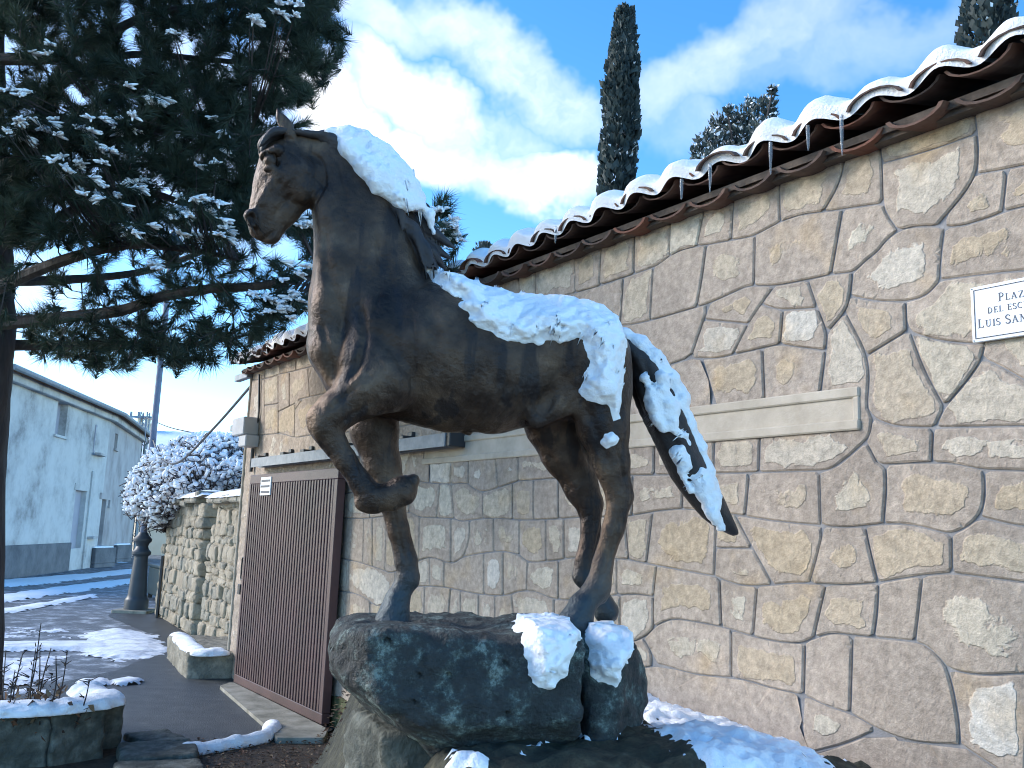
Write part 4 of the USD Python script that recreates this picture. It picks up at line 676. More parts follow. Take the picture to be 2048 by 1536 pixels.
# street name plaque (cut by the edge of the photograph)
pl = thing('street_plaque', 'white street name plaque with dark border and lettering on the stone wall', 'plaque', M=WM)
A, B_ = W(1942, 577, -0.02), W(1947, 686, -0.02); pu0 = (A[0] + B_[0]) / 2; pz0, pz1 = B_[1], A[1]; pw = 2 * (W(2027, 620, -0.02)[0] - pu0)
obj('plate', box(pu0, pu0 + pw, -0.026, -0.006, pz0, pz1, 0.002), WHITE, pl)
e = 0.011
obj('border', cat_([box(pu0 + e, pu0 + pw - e, -0.0275, -0.0262, z, z + 0.0035) for z in (pz0 + e, pz1 - e - 0.0035)] + [box(x, x + 0.0035, -0.0275, -0.0262, pz0 + e + 0.0036, pz1 - e - 0.0036) for x in (pu0 + e, pu0 + pw - e - 0.0035)]), INK, pl)
def letter(ch):
    """A roman capital of height 1 as a flat shape: thick and thin strokes with serifs. Returns (shape, advance)."""
    T, t, s = 0.15, 0.065, 0.1
    def st(a, b, w): return sg.LineString([a, b]).buffer(w / 2, cap_style=2)
    def sf(x, y): return sg.box(x - s - T / 2, y if y < .5 else y - 0.05, x + s + T / 2, y + 0.05 if y < .5 else y)
    def arc(cx, cy, rx, ry, a0, a1, w): return sg.LineString([(cx + rx * math.cos(math.radians(a)), cy + ry * math.sin(math.radians(a))) for a in np.linspace(a0, a1, 20)]).buffer(w / 2, cap_style=2)
    U = so.unary_union; v = lambda x: U([st((x, 0), (x, 1), T), sf(x, 0), sf(x, 1)])
    if ch == 'P': return U([v(.2), arc(.3, .73, .3, .245, -90, 90, .11), st((.2, .97), (.32, .97), t), st((.2, .49), (.32, .49), t)]), .74
    if ch == 'L': return U([v(.2), st((.2, .03), (.66, .03), t), st((.65, 0), (.65, .22), t)]), .76
    if ch == 'A': return U([st((.1, 0), (.42, 1), t), st((.4, 1), (.74, 0), T), st((.22, .35), (.62, .35), t), sf(.1, 0), sf(.74, 0)]), .94
    if ch == 'Z': return U([st((.08, .97), (.66, .97), t), st((.62, .96), (.12, .04), T), st((.06, .03), (.7, .03), t), st((.09, .8), (.09, 1), t), st((.69, 0), (.69, .2), t)]), .82
    if ch == 'D': return U([v(.2), arc(.28, .5, .45, .465, -90, 90, .13), st((.2, .97), (.3, .97), t), st((.2, .03), (.3, .03), t)]), .9
    if ch == 'E': return U([v(.2), st((.2, .97), (.62, .97), t), st((.2, .03), (.66, .03), t), st((.2, .52), (.5, .52), t), st((.61, .8), (.61, 1), t), st((.65, 0), (.65, .22), t), st((.5, .42), (.5, .62), t)]), .76
    if ch == 'S': return U([arc(.32, .74, .22, .23, 20, 225, .11), arc(.32, .26, .24, .23, -160, 45, .12), st((.17, .58), (.49, .42), T)]), .66
    if ch == 'C': return arc(.46, .5, .38, .46, 50, 310, .12), .84
    if ch == 'U': return U([st((.2, .35), (.2, 1), T), st((.68, .35), (.68, 1), t), arc(.44, .33, .24, .29, 180, 360, .1), sf(.2, 1), sf(.68, 1)]), .9
    if ch == 'T': return U([v(.36), st((.04, .97), (.68, .97), t), st((.05, .78), (.05, 1), t), st((.67, .78), (.67, 1), t)]), .74
    if ch == 'I': return v(.2), .42
    if ch == 'N': return U([st((.15, 0), (.15, 1), t), st((.15, .97), (.68, .05), T), st((.7, 0), (.7, 1), t), sf(.15, 0), sf(.7, 1), sf(.12, 1)]), .9
    if ch == 'G': return U([arc(.46, .5, .38, .46, 50, 320, .12), st((.77, .05), (.77, .45), T)]), .96
    if ch == 'O': return arc(.47, .5, .39, .45, 0, 360, .12), .96
    if ch == 'R': return U([v(.2), arc(.3, .74, .28, .235, -90, 90, .11), st((.2, .97), (.32, .97), t), st((.2, .5), (.32, .5), t), st((.36, .5), (.7, 0), .13)]), .8
    return None, .45
def text(s, h, x0, z, big=None):
    from shapely import affinity
    out, x = [], x0
    for i, ch in enumerate(s):
        k = h * (1.28 if big and i in big else 1); g, adv = letter(ch)
        if g is not None:
            g = affinity.affine_transform(g, [k, 0, 0, k, x, z])
            for q in getattr(g, 'geoms', [g]):
                m = trimesh.creation.extrude_polygon(q, 0.0012, engine='earcut'); v = m.vertices.copy(); m = trimesh.Trimesh(np.c_[v[:, 0], -0.0262 - v[:, 2], v[:, 1]], m.faces, process=False); m.fix_normals(); out.append(m)
        x += adv * k * 1.12
    return cat_(out), x
def pz(y): return W(1985, y, -0.026)[1]
for s, h, x, y, big in (('PLAZA', .0225, 1996, 603, (0,)), ('DEL ESCULT', .0205, 1975, 627.5, None), ('LUIS SANG', .024, 1955.5, 657, (0, 5))):
    m, xe = text(s, h * (pz1 - pz0) / 0.19, W(x, y, -0.026)[0], W(x, y, -0.026)[1], big); obj('lettering', m, INK, pl)
for su, sz in ((0.006, 0.006), (0.006, -0.006), (-0.006, 0.006), (-0.006, -0.006)): obj('screw', move(trimesh.creation.cylinder(radius=0.0028, height=0.002, sections=10), frame(((pu0 if su > 0 else pu0 + pw) + su, -0.0268, (pz0 if sz > 0 else pz1) + sz), (1, 0, 0), (0, 0, 1), (0, -1, 0))), STEEL, pl)
# moss at the foot of the wall beside the gate
_mp = np.array([W(x, y, -0.012) for x, y in ((648, 1385), (668, 1392), (700, 1405), (740, 1425), (775, 1448), (800, 1480), (790, 1520), (640, 1520))]); _mq = catmull(np.vstack([_mp, _mp[:1]]), 12)[:-1]; _mq = _mq + 0.03 * np.stack([fb(np.c_[_mq, _mq[:, 0] * 0], 14, 3, 3), fb(np.c_[_mq, _mq[:, 0] * 0], 14, 3, 4)], 1)
MOSS = mat('wall_moss', [(0.3, (0.03, 0.035, 0.012)), (0.5, (0.075, 0.085, 0.03)), (0.66, (0.16, 0.155, 0.075)), (0.74, (0.3, 0.27, 0.18))], 14, detail=10, rgh=0.72, bump=1.0, bscale=45, bdist=0.02)
_mm = trimesh.creation.extrude_polygon(sg.Polygon(_mq).buffer(0), 0.012, engine='earcut'); _v = _mm.vertices; obj('wall_moss', move(trimesh.Trimesh(np.c_[_v[:, 0], -0.001 - _v[:, 2], _v[:, 1]], _mm.faces[:, ::-1], process=False), WM), MOSS, label='yellow green moss on the wall foot between the gate and the rock', cat='moss', kind='stuff')
# icicles
ICE = usdkit.material(stage, LK + 'ice', {'p': ('principled_bsdf', {'base_color': (0.9, 0.94, 0.97), 'transmission_weight': 0.92, 'roughness': 0.12, 'IOR': 1.31})}, [], surface='p.BSDF')
for px, y0, y1, lab in ((1683, 254, 302, 'longest icicle, hanging from the tiled eave near the plaque end'), (1616, 274, 292, 'short icicle just left of the longest one under the eave'), (1541, 306, 341, 'second longest icicle under the eave, left of the short one'), (1420, 350, 378, 'icicle under the eave beside the top of the juniper'), (1363, 378, 392, 'tiny icicle under the eave right of the tall cypress'), (1111, 470, 480, 'tiny icicle at the far middle of the eave, above the horse croup')):
    p0, p1 = wl(at_plane(px, y0, WO - WY * 0.2, WY)), wl(at_plane(px, y1, WO - WY * 0.2, WY)); L = p0[2] - p1[2] + 0.02
    obj('icicle', move(lathe([(0.0015, -L), (0.004, -L * 0.82), (0.0055, -L * 0.45), (0.0075, -L * .1), (0.009, 0.05)], 8).apply_translation((p0[0], -0.2, p0[2])), WM), ICE, smooth=True, label=lab, cat='icicle', group='icicles hanging under the tiled eave')
# ------------------------------------------------------------------ old rubble wall beyond the gate, in two lengths
RUBBLE = mat('rubble_stone', [(0.25, (0.1, 0.08, 0.055)), (0.42, (0.25, 0.21, 0.15)), (0.6, (0.36, 0.31, 0.23)), (0.75, (0.46, 0.4, 0.32))], 5, detail=9, rgh=0.68, bump=0.9, bscale=22, bdist=0.03)
RUBBLE2 = mat('rubble_stone_grey', [(0.25, (0.07, 0.07, 0.055)), (0.5, (0.22, 0.2, 0.155)), (0.72, (0.38, 0.35, 0.28))], 6, detail=9, rgh=0.68, bump=0.9, bscale=22, bdist=0.03)
RUBM = mat('rubble_mortar', [(0.3, (0.2, 0.165, 0.115)), (0.7, (0.38, 0.32, 0.235))], 9, detail=8, bump=1.0, bscale=24, bdist=0.03)
def rubble(lab, P, Q, zt, depth, seed, end, batter=0.05, big_end=True):
    """Irregular stones bedded in mortar from P to Q (ground points), returned as one thing."""
    P, Q = np.array([*P[:2], 0]), np.array([*Q[:2], 0]); ex = unit(Q - P); ey = np.cross([0, 0, 1], ex); L = np.linalg.norm(Q - P); M = frame(P, ex, ey); r = np.random.default_rng(seed)
    t = thing('rubble_wall', lab, 'wall', M=M)
    core = obj('wall_core', trimesh.Trimesh(np.array([[x, y + (0.05 - batter * z) * (-1 if y == 0 else 0) + 0.03 * (y == 0), z] for x in (0.02, L - 0.02) for y in (0, depth) for z in (-0.1, zt - 0.03)]), trimesh.convex.convex_hull(np.array([[x, y, z] for x in (0, 1) for y in (0, 1) for z in (0, 1)])).faces * 0 + np.array([[0, 1, 3], [0, 3, 2], [4, 6, 7], [4, 7, 5], [0, 4, 5], [0, 5, 1], [2, 3, 7], [2, 7, 6], [0, 2, 6], [0, 6, 4], [1, 5, 7], [1, 7, 3]]), process=False), RUBM, t)
    def rock(c, s):
        m = trimesh.creation.icosphere(subdivisions=2); v = m.vertices; v = np.sign(v) * np.abs(v) ** 0.42; v = v * (1 + 0.45 * fb(v * 1.0 + (o_ := r.uniform(0, 50, 3)), 1.5, 2)[:, None] + 0.22 * fb(v + o_, 4.5, 2)[:, None]); m.vertices = v * np.array(s) / 2 / 0.9; m.apply_transform(RX(r.normal(0, 0.08), (0, 1, 0))); m.apply_translation(c)
        obj('stone', m, RUBBLE if r.uniform() < 0.6 else RUBBLE2, core, smooth=45)
    z = 0.02
    while z < zt - 0.05:
        h = r.uniform(0.09, 0.24); x = r.uniform(-.15, 0)
        while x < L:
            ww = r.uniform(0.1, 0.42)
            if big_end and L - x < 0.45: ww = L - x + 0.02
            if r.uniform() < 0.86: rock((x + ww / 2, 0.03 - 0.0 - (0.05 - batter * z) + r.uniform(-0.005, 0.035) + 0.062, z + h / 2 + r.uniform(-.02, .02)), (ww * 0.97, 0.2, h * r.uniform(0.85, 1.0)))
            x += ww
        if big_end:                                   # quoin stones turning the near end
            rock((L - 0.13, 0.2, z + h / 2), (0.32, 0.4, h * 0.95))
        z += h
    for x in np.arange(0, L, 0.42): obj('coping', box(x, min(x + 0.41, L + 0.03), -0.1, depth + 0.05, zt - 0.02, zt + 0.07, 0.02).apply_transform(RX(r.normal(0, 0.01), (0, 1, 0))), RUBBLE2, t)
    # snow slope on the coping
    xs, ys = np.arange(-0.03, L + 0.06, 0.06), np.linspace(-0.12, depth + 0.06, 9)
    def hgt(X, Y): e = np.minimum(np.minimum(X + 0.03, L + 0.05 - X), np.minimum(Y + 0.12, depth + 0.06 - Y)); return zt + 0.055 + 0.13 * np.sqrt(np.clip(e / 0.3, 0, 1)) + 0.04 * fb(np.stack([X, Y, X * 0], -1), 4, 3, seed)
    obj('wall_snow', move(gsheet(xs, ys, hgt), M), SNOW, smooth=True, label='smooth snow along the top of the ' + ('nearer' if 'gate' in lab else 'farther') + ' rubble wall', cat='snow')
    return M
zt = 1.9
a = at_z(418, 1292); b = at_z(474, 1330)
w1 = at_z(315, 1235); w2 = at_z(400, 1280)
e1 = -WE[:2]
Pn = at_z(462, 1318)[:2]; Pf = at_z(396, 1282)[:2] 
rubble('old rubble stone wall length next to the sliding gate', at_z(402, 1276), at_z(490, 1322), at_plane(440, 1003, at_z(440, 1300), WY)[2], 0.5, 5, 0, big_end=False)
rubble('weathered rubble wall end with stepped quoin stones behind the stone block', at_z(313, 1228), at_z(384, 1270), at_plane(400, 1003, at_z(380, 1270), WY)[2], 0.45, 6, 0)
# hewn block in front of it
def hewn(name, lab, cat, pts, z, seed, m_, amp=0.04, parent=None):
    lo2 = np.array([*np.min(pts, 0), -0.05]) - 0.1; hi2 = np.array([*np.max(pts, 0), z]) + 0.1; b = Field(lo2, hi2, 0.016 if max(hi2 - lo2) < 2.2 else 0.022); P = b.pts(tuple(slice(0, n) for n in b.n))
    poly = sg.Polygon(pts).convex_hull; c = np.array(poly.exterior.coords)[::-1] if not poly.exterior.is_ccw else np.array(poly.exterior.coords); pl_ = [((0, 0, 1), z), ((0, 0, -1), 0.06)]
    for p, q in zip(c[:-1], c[1:]):
        n = np.array([q[1] - p[1], p[0] - q[0], 0]); n = n / np.linalg.norm(n); pl_.append((n, n[:2] @ p))
    b.F = lump(b, P, pl_, 0.03) + amp * fb(P, 5, 4, seed) + amp * 0.5 * fb(P, 22, 3, seed + 1)
    m = b.mesh(); return m if parent == 'mesh' else obj(name, m, m_, smooth=True, label=lab, cat=cat)
blk = [at_z(332, 1316)[:2], at_z(372, 1357)[:2], at_z(466, 1357)[:2], at_z(462, 1316)[:2]]
zb_ = at_plane(383, 1305, at_z(375, 1357), np.array([0, 1.0, 0]))[2]
hewn('stone_block', 'rough hewn pale stone block lying at the foot of the rubble wall', 'stone block', blk, zb_, 81, RUBBLE2, 0.05)
q0, q1 = np.array(blk[0]), np.array(blk[1]); qn = np.array(blk[2]) - q1; qn /= np.linalg.norm(qn)
def strip_snow(pl, w, z, seed, name, lab, th=0.05, m_=None, parent=None):
    """A rounded ridge of snow along a ground polyline."""
    c = catmull([(*p, z) for p in pl], 10); r = np.random.default_rng(seed); lo2, hi2 = c.min(0) - w - 0.05, c.max(0) + w + 0.05; b = Field(lo2, hi2, max(0.014, w / 8))
    for p, q in zip(c[:-1], c[1:]): b.cone(p * [1, 1, 1], q, w * r.uniform(0.8, 1.15), w * r.uniform(0.8, 1.15), 1, 0.03)
    P = b.pts(tuple(slice(0, n) for n in b.n)); b.F = b.F + 0.25 * w * 2 * fb(P, 12, 3, seed); b.F = np.maximum(b.F, (z - 0.01) - P[..., 2]) + 0 * b.F
    m = b.mesh(); m.vertices[:, 2] = z - 0.006 + (m.vertices[:, 2] - z) * th / w; return obj(name, m, SNOW, smooth=True, label=lab, cat='snow') if parent is None else m
strip_snow([q0 + qn * 0.12, (q0 + q1) / 2 + qn * 0.1, q1 + qn * 0.12, q1 + qn * 0.3], 0.1, zb_ - 0.012, 5, 'block_snow', 'strip of snow along the top edge of the hewn stone block', 0.055)
# ------------------------------------------------------------------ houses along the street
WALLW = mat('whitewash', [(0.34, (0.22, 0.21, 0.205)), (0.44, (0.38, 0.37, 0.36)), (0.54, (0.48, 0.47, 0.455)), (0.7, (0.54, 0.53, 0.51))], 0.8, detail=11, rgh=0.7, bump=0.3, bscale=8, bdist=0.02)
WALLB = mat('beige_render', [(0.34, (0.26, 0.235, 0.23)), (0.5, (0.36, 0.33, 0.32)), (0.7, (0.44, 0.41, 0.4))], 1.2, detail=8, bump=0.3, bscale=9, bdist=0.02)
WALLC = mat('cream_render', [(0.3, (0.5, 0.42, 0.3)), (0.7, (0.6, 0.52, 0.4))], 1.0, detail=6, bump=0.2, bscale=9, bdist=0.02)
PLINTH = mat('dark_plinth', [(0.3, (0.06, 0.065, 0.075)), (0.7, (0.15, 0.15, 0.16))], 1.6, detail=8, bump=0.6, bscale=10, bdist=0.03)
WOOD = mat('weathered_wood', [(0.3, (0.05, 0.045, 0.05)), (0.7, (0.1, 0.09, 0.095))], 3, stretch=(8, 8, 1), bump=0.3); SHUT = mat('pale_shutter', [(0.3, (0.3, 0.29, 0.33)), (0.7, (0.36, 0.35, 0.39))], 3, bump=0.2)
GLASS = usdkit.material(stage, LK + 'window_glass', {'p': ('principled_bsdf', {'base_color': (0.03, 0.035, 0.045), 'roughness': 0.08})}, [], surface='p.BSDF')
DARK = paint('dark_inside', (0.02, 0.02, 0.025))
def facade(house, P, Q, h, holes, m_, th=0.35, name='wall'):
    """A wall from P to Q with true openings: (u0, u1, z0, z1, kind)."""
    P, Q = np.array([*P[:2], 0]), np.array([*Q[:2], 0]); ex = unit(Q - P); ey = np.cross([0, 0, 1], ex); L = np.linalg.norm(Q - P); M = frame(P, ex, ey)
    pol = sg.box(0, -0.1, L, h)
    for u0, u1, z0, z1, k in holes: pol = pol.difference(sg.box(u0, z0, u1, z1))
    m = trimesh.creation.extrude_polygon(pol, th, engine='earcut'); v = m.vertices; m = trimesh.Trimesh(np.c_[v[:, 0], v[:, 2], v[:, 1]], m.faces[:, ::-1], process=False)
    w_ = obj(name, move(m, M), m_, house)
    for u0, u1, z0, z1, k in holes:
        if k == 'window':
            f = obj('window', move(cat_([box(u0, u0 + .06, .16, .22, z0, z1), box(u1 - .06, u1, .16, .22, z0, z1), box(u0 + .061, u1 - .061, .16, .22, z0, z0 + .06), box(u0 + .061, u1 - .061, .16, .22, z1 - .06, z1), box((u0 + u1) / 2 - .02, (u0 + u1) / 2 + .02, .165, .215, z0 + .061, z1 - .061)]), M), SHUT, house)
            obj('pane', move(box(u0 + .05, u1 - .05, .187, .193, z0 + .05, z1 - .05), M), GLASS, f); obj('sill', move(box(u0 - .08, u1 + .08, -.07, .1, z0 - .07, z0 - .002), M), m_, f)
        elif k == 'shutter': f = obj('window', move(box(u0 + .002, u1 - .002, .2, .25, z0 + .002, z1 - .002), M), SHUT, house, label='window with closed pale shutter'); obj('sill', move(box(u0 - .08, u1 + .08, -.06, .1, z0 - .07, z0 - .002), M), m_, f)
        else: f = obj('door', move(box(u0 + .002, u1 - .002, .15, .2, z0, z1 - .002), M), WOOD if k == 'door' else SHUT, house); obj('lintel', move(box(u0 - .15, u1 + .15, -.02, .1, z1 + .004, z1 + .2), M), m_, f)
    return M, L
hA, hB, hC = at_z(-60, 1168), at_z(190, 1134), at_z(262, 1115.5)
def hu(M, x, y0, y1):
    p0, p1 = at_plane(x, y0, M[:3, 3], M[:3, 1]), at_plane(x, y1, M[:3, 3], M[:3, 1]); return (p0 - M[:3, 3]) @ M[:3, 0], p0[2], p1[2]
def fr(P, Q): P, Q = np.array([*P[:2], 0]), np.array([*Q[:2], 0]); ex = unit(Q - P); return frame(P, ex, np.cross([0, 0, 1], ex))
def opening(M, x0, x1, y0, y1, k):
    a, z1, _ = hu(M, x0, y0, y1); b, _, z0 = hu(M, x1, y0, y1); return (a, b, max(z0, 0.0) if k in ('door', 'pale_door') else z0, z1, k)
house = thing('white_house', 'two storey whitewashed village house with dark plinth at the left of the street', 'house')
EH = 4.95; MA, MB = fr(hA, hB), fr(hB, hC)
oa = [opening(MA, 117, 138, 802, 876, 'shutter'), opening(MA, 152, 174, 980, 1095, 'pale_door')]
ob = [opening(MB, 204, 214, 850, 912, 'window'), opening(MB, 231, 237, 866, 901, 'window'), opening(MB, 191, 199, 1000, 1072, 'window'), opening(MB, 203, 213, 998, 1125, 'door'), opening(MB, 217, 221, 1000, 1012, 'window')]
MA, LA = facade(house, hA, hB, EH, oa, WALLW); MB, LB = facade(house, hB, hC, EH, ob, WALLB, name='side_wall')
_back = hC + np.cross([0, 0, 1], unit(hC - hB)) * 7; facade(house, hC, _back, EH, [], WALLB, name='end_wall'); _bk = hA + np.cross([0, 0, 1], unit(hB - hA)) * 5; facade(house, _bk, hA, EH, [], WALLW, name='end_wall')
du = oa[1][0]; obj('plinth', move(cat_([box(-0.02, du - 0.03, -0.06, -0.004, -0.05, 0.82, 0.01)]), MA), PLINTH, house)
obj('pilaster', move(box(oa[1][1] + 0.25, oa[1][1] + 0.5, -0.05, -0.004, 0, 3.0), MA), WALLW, house)
def tiled_slope(M, L, z0, run, pitch, over, name, parent, pitch_x=0.24, thick=0.06):
    xs = np.arange(-0.25, L + 0.3, 0.06); ys = np.linspace(-over, run, 8)
    def f(X, Y): return z0 + (Y + over) * math.tan(pitch) + 0.045 * np.abs(np.cos(np.pi * X / pitch_x))
    top = gsheet(xs, ys, f); bot = top.copy(); bot.vertices[:, 2] -= thick; bot.invert(); nx, ny = len(xs), len(ys); g = np.arange(nx * ny).reshape(nx, ny); k = nx * ny; e = g[:, 0]; F = [[e[i], e[i + 1] + k, e[i + 1]] for i in range(nx - 1)] + [[e[i], e[i] + k, e[i + 1] + k] for i in range(nx - 1)]
    for e in (g[0], g[-1]): F += [[e[i], e[i + 1], e[i + 1] + k] for i in range(ny - 1)] + [[e[i], e[i + 1] + k, e[i] + k] for i in range(ny - 1)]
    return move(trimesh.Trimesh(np.vstack([top.vertices, bot.vertices]), np.vstack([top.faces, bot.faces + k, F]), process=False), M)
rf = obj('roof', cat_([tiled_slope(MA, LA, EH + 0.02, 4.2, math.radians(17), 0.35, '', None), tiled_slope(MB, LB, EH + 0.03, 4.2, math.radians(17), 0.35, '', None)]), TILES[1], house, smooth=40)
obj('cornice', cat_([move(box(-0.2, LA, -0.2, 0.0, EH - 0.22, EH + 0.0, 0.02), MA), move(box(0.0, LB + 0.2, -0.2, 0.0, EH - 0.22, EH + 0.0, 0.02), MB)]), WALLW, rf)
obj('gutter', cat_([move(tube([(-0.2, -0.42, EH + 0.02), (LA, -0.42, EH + 0.02)], 0.07), MA), move(tube([(0, -0.42, EH + 0.02), (LB + 0.25, -0.42, EH + 0.02)], 0.07), MB)]), STEEL, rf)
obj('drainpipe', move(tube([(LB - 0.1, -0.4, EH), (LB - 0.1, -0.12, EH - 0.35), (LB - 0.1, -0.12, 0.1)], 0.06), MB), STEEL, house)
def slope_snow(M, L, z0, run, pitch, over, seed):
    xs, ys = np.arange(-0.2, L + 0.26, 0.09), np.concatenate([[-over + .02, -over + .05], np.linspace(-over + 0.12, run, 22)])
    def f(X, Y): return z0 + (Y + over) * math.tan(pitch) + 0.03 + 0.045 * np.abs(np.cos(np.pi * X / 0.24)) * 0.6 + 0.11 * fb(np.stack([X, Y, X * 0], -1), 1.8, 4, seed) + 0.015
    return move(gsheet(xs, ys, f), M)
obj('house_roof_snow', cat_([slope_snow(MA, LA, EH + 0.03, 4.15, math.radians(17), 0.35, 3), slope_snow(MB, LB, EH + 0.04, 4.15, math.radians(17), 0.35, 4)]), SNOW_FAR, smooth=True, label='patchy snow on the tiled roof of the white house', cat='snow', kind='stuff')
# stone troughs in front of it
for i, (x0, x1, yb, lab) in enumerate(((170, 212, 1134, 'nearer grey stone trough standing by the white house door'), (216, 246, 1124, 'farther grey stone trough beyond the white house door'))):
    p, q = at_z(x0, yb + 1), at_z(x1, yb - 2); M = fr(p, q); L = np.linalg.norm((q - p)[:2]); t = thing('stone_trough', lab, 'trough', M=M)
    obj('basin', cat_([box(0, L, -0.3, 0.5, -0.02, 0.12, .02), box(0, L, -0.3, -0.16, 0.121, 0.62, .02), box(0, L, 0.36, 0.5, 0.121, 0.62, .02), box(0, 0.16, -0.159, 0.359, 0.121, 0.62, .02), box(L - 0.16, L, -0.159, 0.359, 0.121, 0.62, .02)]), PLINTH, t)
    obj('trough_snow', move(box(0.05, L - 0.05, -0.25, 0.45, 0.5, 0.66, 0.04), M), SNOW, label='snow filling the ' + lab.split()[0] + ' stone trough', cat='snow')
# lattice pole at the end of the house
lp = at_z(255, 1114.5) + np.array([0.25, -0.3, 0]); lt = thing('lattice_pole', 'steel lattice electricity pole at the corner of the white house', 'utility pole', M=frame(lp, (1, 0, 0), (0, 1, 0)))
for sx in (-1, 1):
    for sy in (-1, 1): obj('leg', tube([(sx * .2, sy * .2, 0), (sx * .13, sy * .13, 6.0)], 0.03, 5), STEEL, lt)
br = []
for k in range(15):
    z0, z1 = k * 0.4, k * 0.4 + 0.4; w0 = .2 - .07 * z0 / 6; s = 1 if k % 2 else -1
    for a, b in (((-s, -1), (s, -1)), ((s, 1), (-s, 1)), ((-1, s), (-1, -s)), ((1, -s), (1, s))): br.append(tube([(a[0] * w0, a[1] * w0, z0), (b[0] * w0, b[1] * w0, z1)], 0.014, 4))
obj('bracing', cat_(br), STEEL, lt); obj('crossarm', cat_([box(-0.7, 0.3, -.04, .04, 5.75, 5.83), box(-0.62, -0.56, -.05, .05, 5.835, 6.0), box(-0.3, -0.24, -.05, .05, 5.835, 6.0)]), STEEL, lt)
# far house with a snowy roof
R0, R1 = at_depth(258, 869, 47), at_depth(470, 874, 47); E0, E1 = at_depth(286, 928, 42), at_depth(520, 935, 42)
E0[2] = E1[2] = (E0[2] + E1[2]) / 2; R0[2] = R1[2] = (R0[2] + R1[2]) / 2; K0 = 2 * R0 - E0; K0[2] = E0[2]; K1 = 2 * R1 - E1; K1[2] = E0[2]
fh = thing('far_house', 'cream gabled house with a snow covered roof at the end of the street', 'house')
def poly3(*q): q = np.array(q); return trimesh.Trimesh(q, np.array([[0, i, i + 1] for i in range(1, len(q) - 1)]), process=False)
gz = lambda p: np.array([p[0], p[1], -0.1])
obj('wall', cat_([poly3(gz(E0), gz(E1), E1, E0), poly3(gz(K0), gz(E0), E0, R0, K0), poly3(gz(E1), gz(K1), K1, R1, E1)]), WALLC, fh)
up = np.array([0, 0, 0.12]); ov = unit(R0 - R1) * 0.35
obj('roof', cat_([poly3(E0 + ov + (E0 - R0) * .06, E1 + (E1 - R1) * .06, R1, R0 + ov), poly3(E0 + ov + (E0 - R0) * .06 - up, E1 + (E1 - R1) * .06 - up, E1 + (E1 - R1) * .06, E0 + ov + (E0 - R0) * .06), poly3(E0 + ov + (E0 - R0) * .06 - up, E0 + ov + (E0 - R0) * .06, R0 + ov, R0 + ov - up), poly3(R0 + ov, R1, K1, K0 + ov)]).apply_translation((0, 0, 0.06)), TILES[1], fh)
ch = R0 + (R1 - R0) * 0.13; obj('chimney', cat_([box(-.3, .3, -.3, .3, -.6, .5), box(-.36, .36, -.36, .36, .504, .58), box(-.25, -.15, -.25, .25, .581, .8), box(.15, .25, -.25, .25, .581, .8), box(-.36, .36, -.36, .36, .801, .88)]).apply_translation(ch), WALLC, fh)
n_ = 40; uu, vv = np.linspace(0, 1, n_), np.linspace(0, 1, 14); U_, V_ = np.meshgrid(uu, vv, indexing='ij'); b0 = E0 + ov + (E0 - R0) * .05; b1 = E1 + (E1 - R1) * .05
Pn_ = (b0 + U_[..., None] * (b1 - b0)) * (1 - V_[..., None]) + (R0 + ov + U_[..., None] * (R1 - R0 - ov)) * V_[..., None] + np.array([0, 0, 1]) * (0.12 + 0.1 * np.sqrt(np.clip(np.minimum(V_, np.minimum(U_, 1 - U_) * 2) * 12, 0, 1)) + 0.05 * fb(np.stack([U_ * 12, V_ * 4, U_ * 0], -1), 2, 3))[..., None]
g_ = np.arange(n_ * 14).reshape(n_, 14); q_ = np.stack([g_[:-1, :-1], g_[1:, :-1], g_[1:, 1:], g_[:-1, 1:]], -1).reshape(-1, 4)
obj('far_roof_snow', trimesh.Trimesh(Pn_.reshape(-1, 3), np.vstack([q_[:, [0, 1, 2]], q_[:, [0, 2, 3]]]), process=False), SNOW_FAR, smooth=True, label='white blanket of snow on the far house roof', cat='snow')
# low white wall with garage door below the snowy bush
fw0, fw1 = at_z(236, 1096), at_z(330, 1096); fwm = fr(fw0, fw1); t = thing('far_white_wall', 'low white garden wall with grey metal door at the street end', 'wall', M=fwm); L = np.linalg.norm((fw1 - fw0)[:2])
obj('wall_panel', box(0, L + 3, 0, 0.3, -0.05, 2.6, .01), WALLC, t); obj('door', box(L * .28, L * .52, -0.03, -0.003, 0, 1.9, .005), STEEL, t)
# ------------------------------------------------------------------ street lamp, bin
pp = at_z(271, 1224); IRON = paint('lamp_iron', (0.03, 0.042, 0.055), rough=(0.4, 0.6)); GPOLE = paint('lamp_pole_paint', (0.12, 0.14, 0.2), rough=(0.4, 0.6))
lamp = thing('street_lamp', 'slim grey street lamp post on a dark cast iron pedestal', 'street lamp', M=frame(pp, (1, 0, 0), (0, 1, 0)))
obj('foot', box(-.3, .3, -.3, .3, -.02, .05, .01), CONC, lamp)
obj('pedestal', lathe([(.2, .05), (.2, .2), (.185, .23), (.17, .25), (.155, .3), (.115, .92), (.12, .95), (.16, .99), (.16, 1.03), (.12, 1.07), (.1, 1.12), (.115, 1.17), (.155, 1.21), (.155, 1.25), (.1, 1.31), (.075, 1.36)], 16), IRON, lamp, smooth=35)
obj('pole', tube([(0, 0, 1.33), (0, 0, 2.6), (0, 0, 6.2)], [.06, .058, .05], 12), GPOLE, lamp, smooth=35); obj('lantern', lathe([(.05, 6.2), (.1, 6.25), (.2, 6.6), (.22, 6.62), (.05, 6.8), (.02, 6.9)], 8), IRON, lamp)
GREEN = paint('green_enamel', (0.025, 0.05, 0.05), rough=(0.45, 0.6))
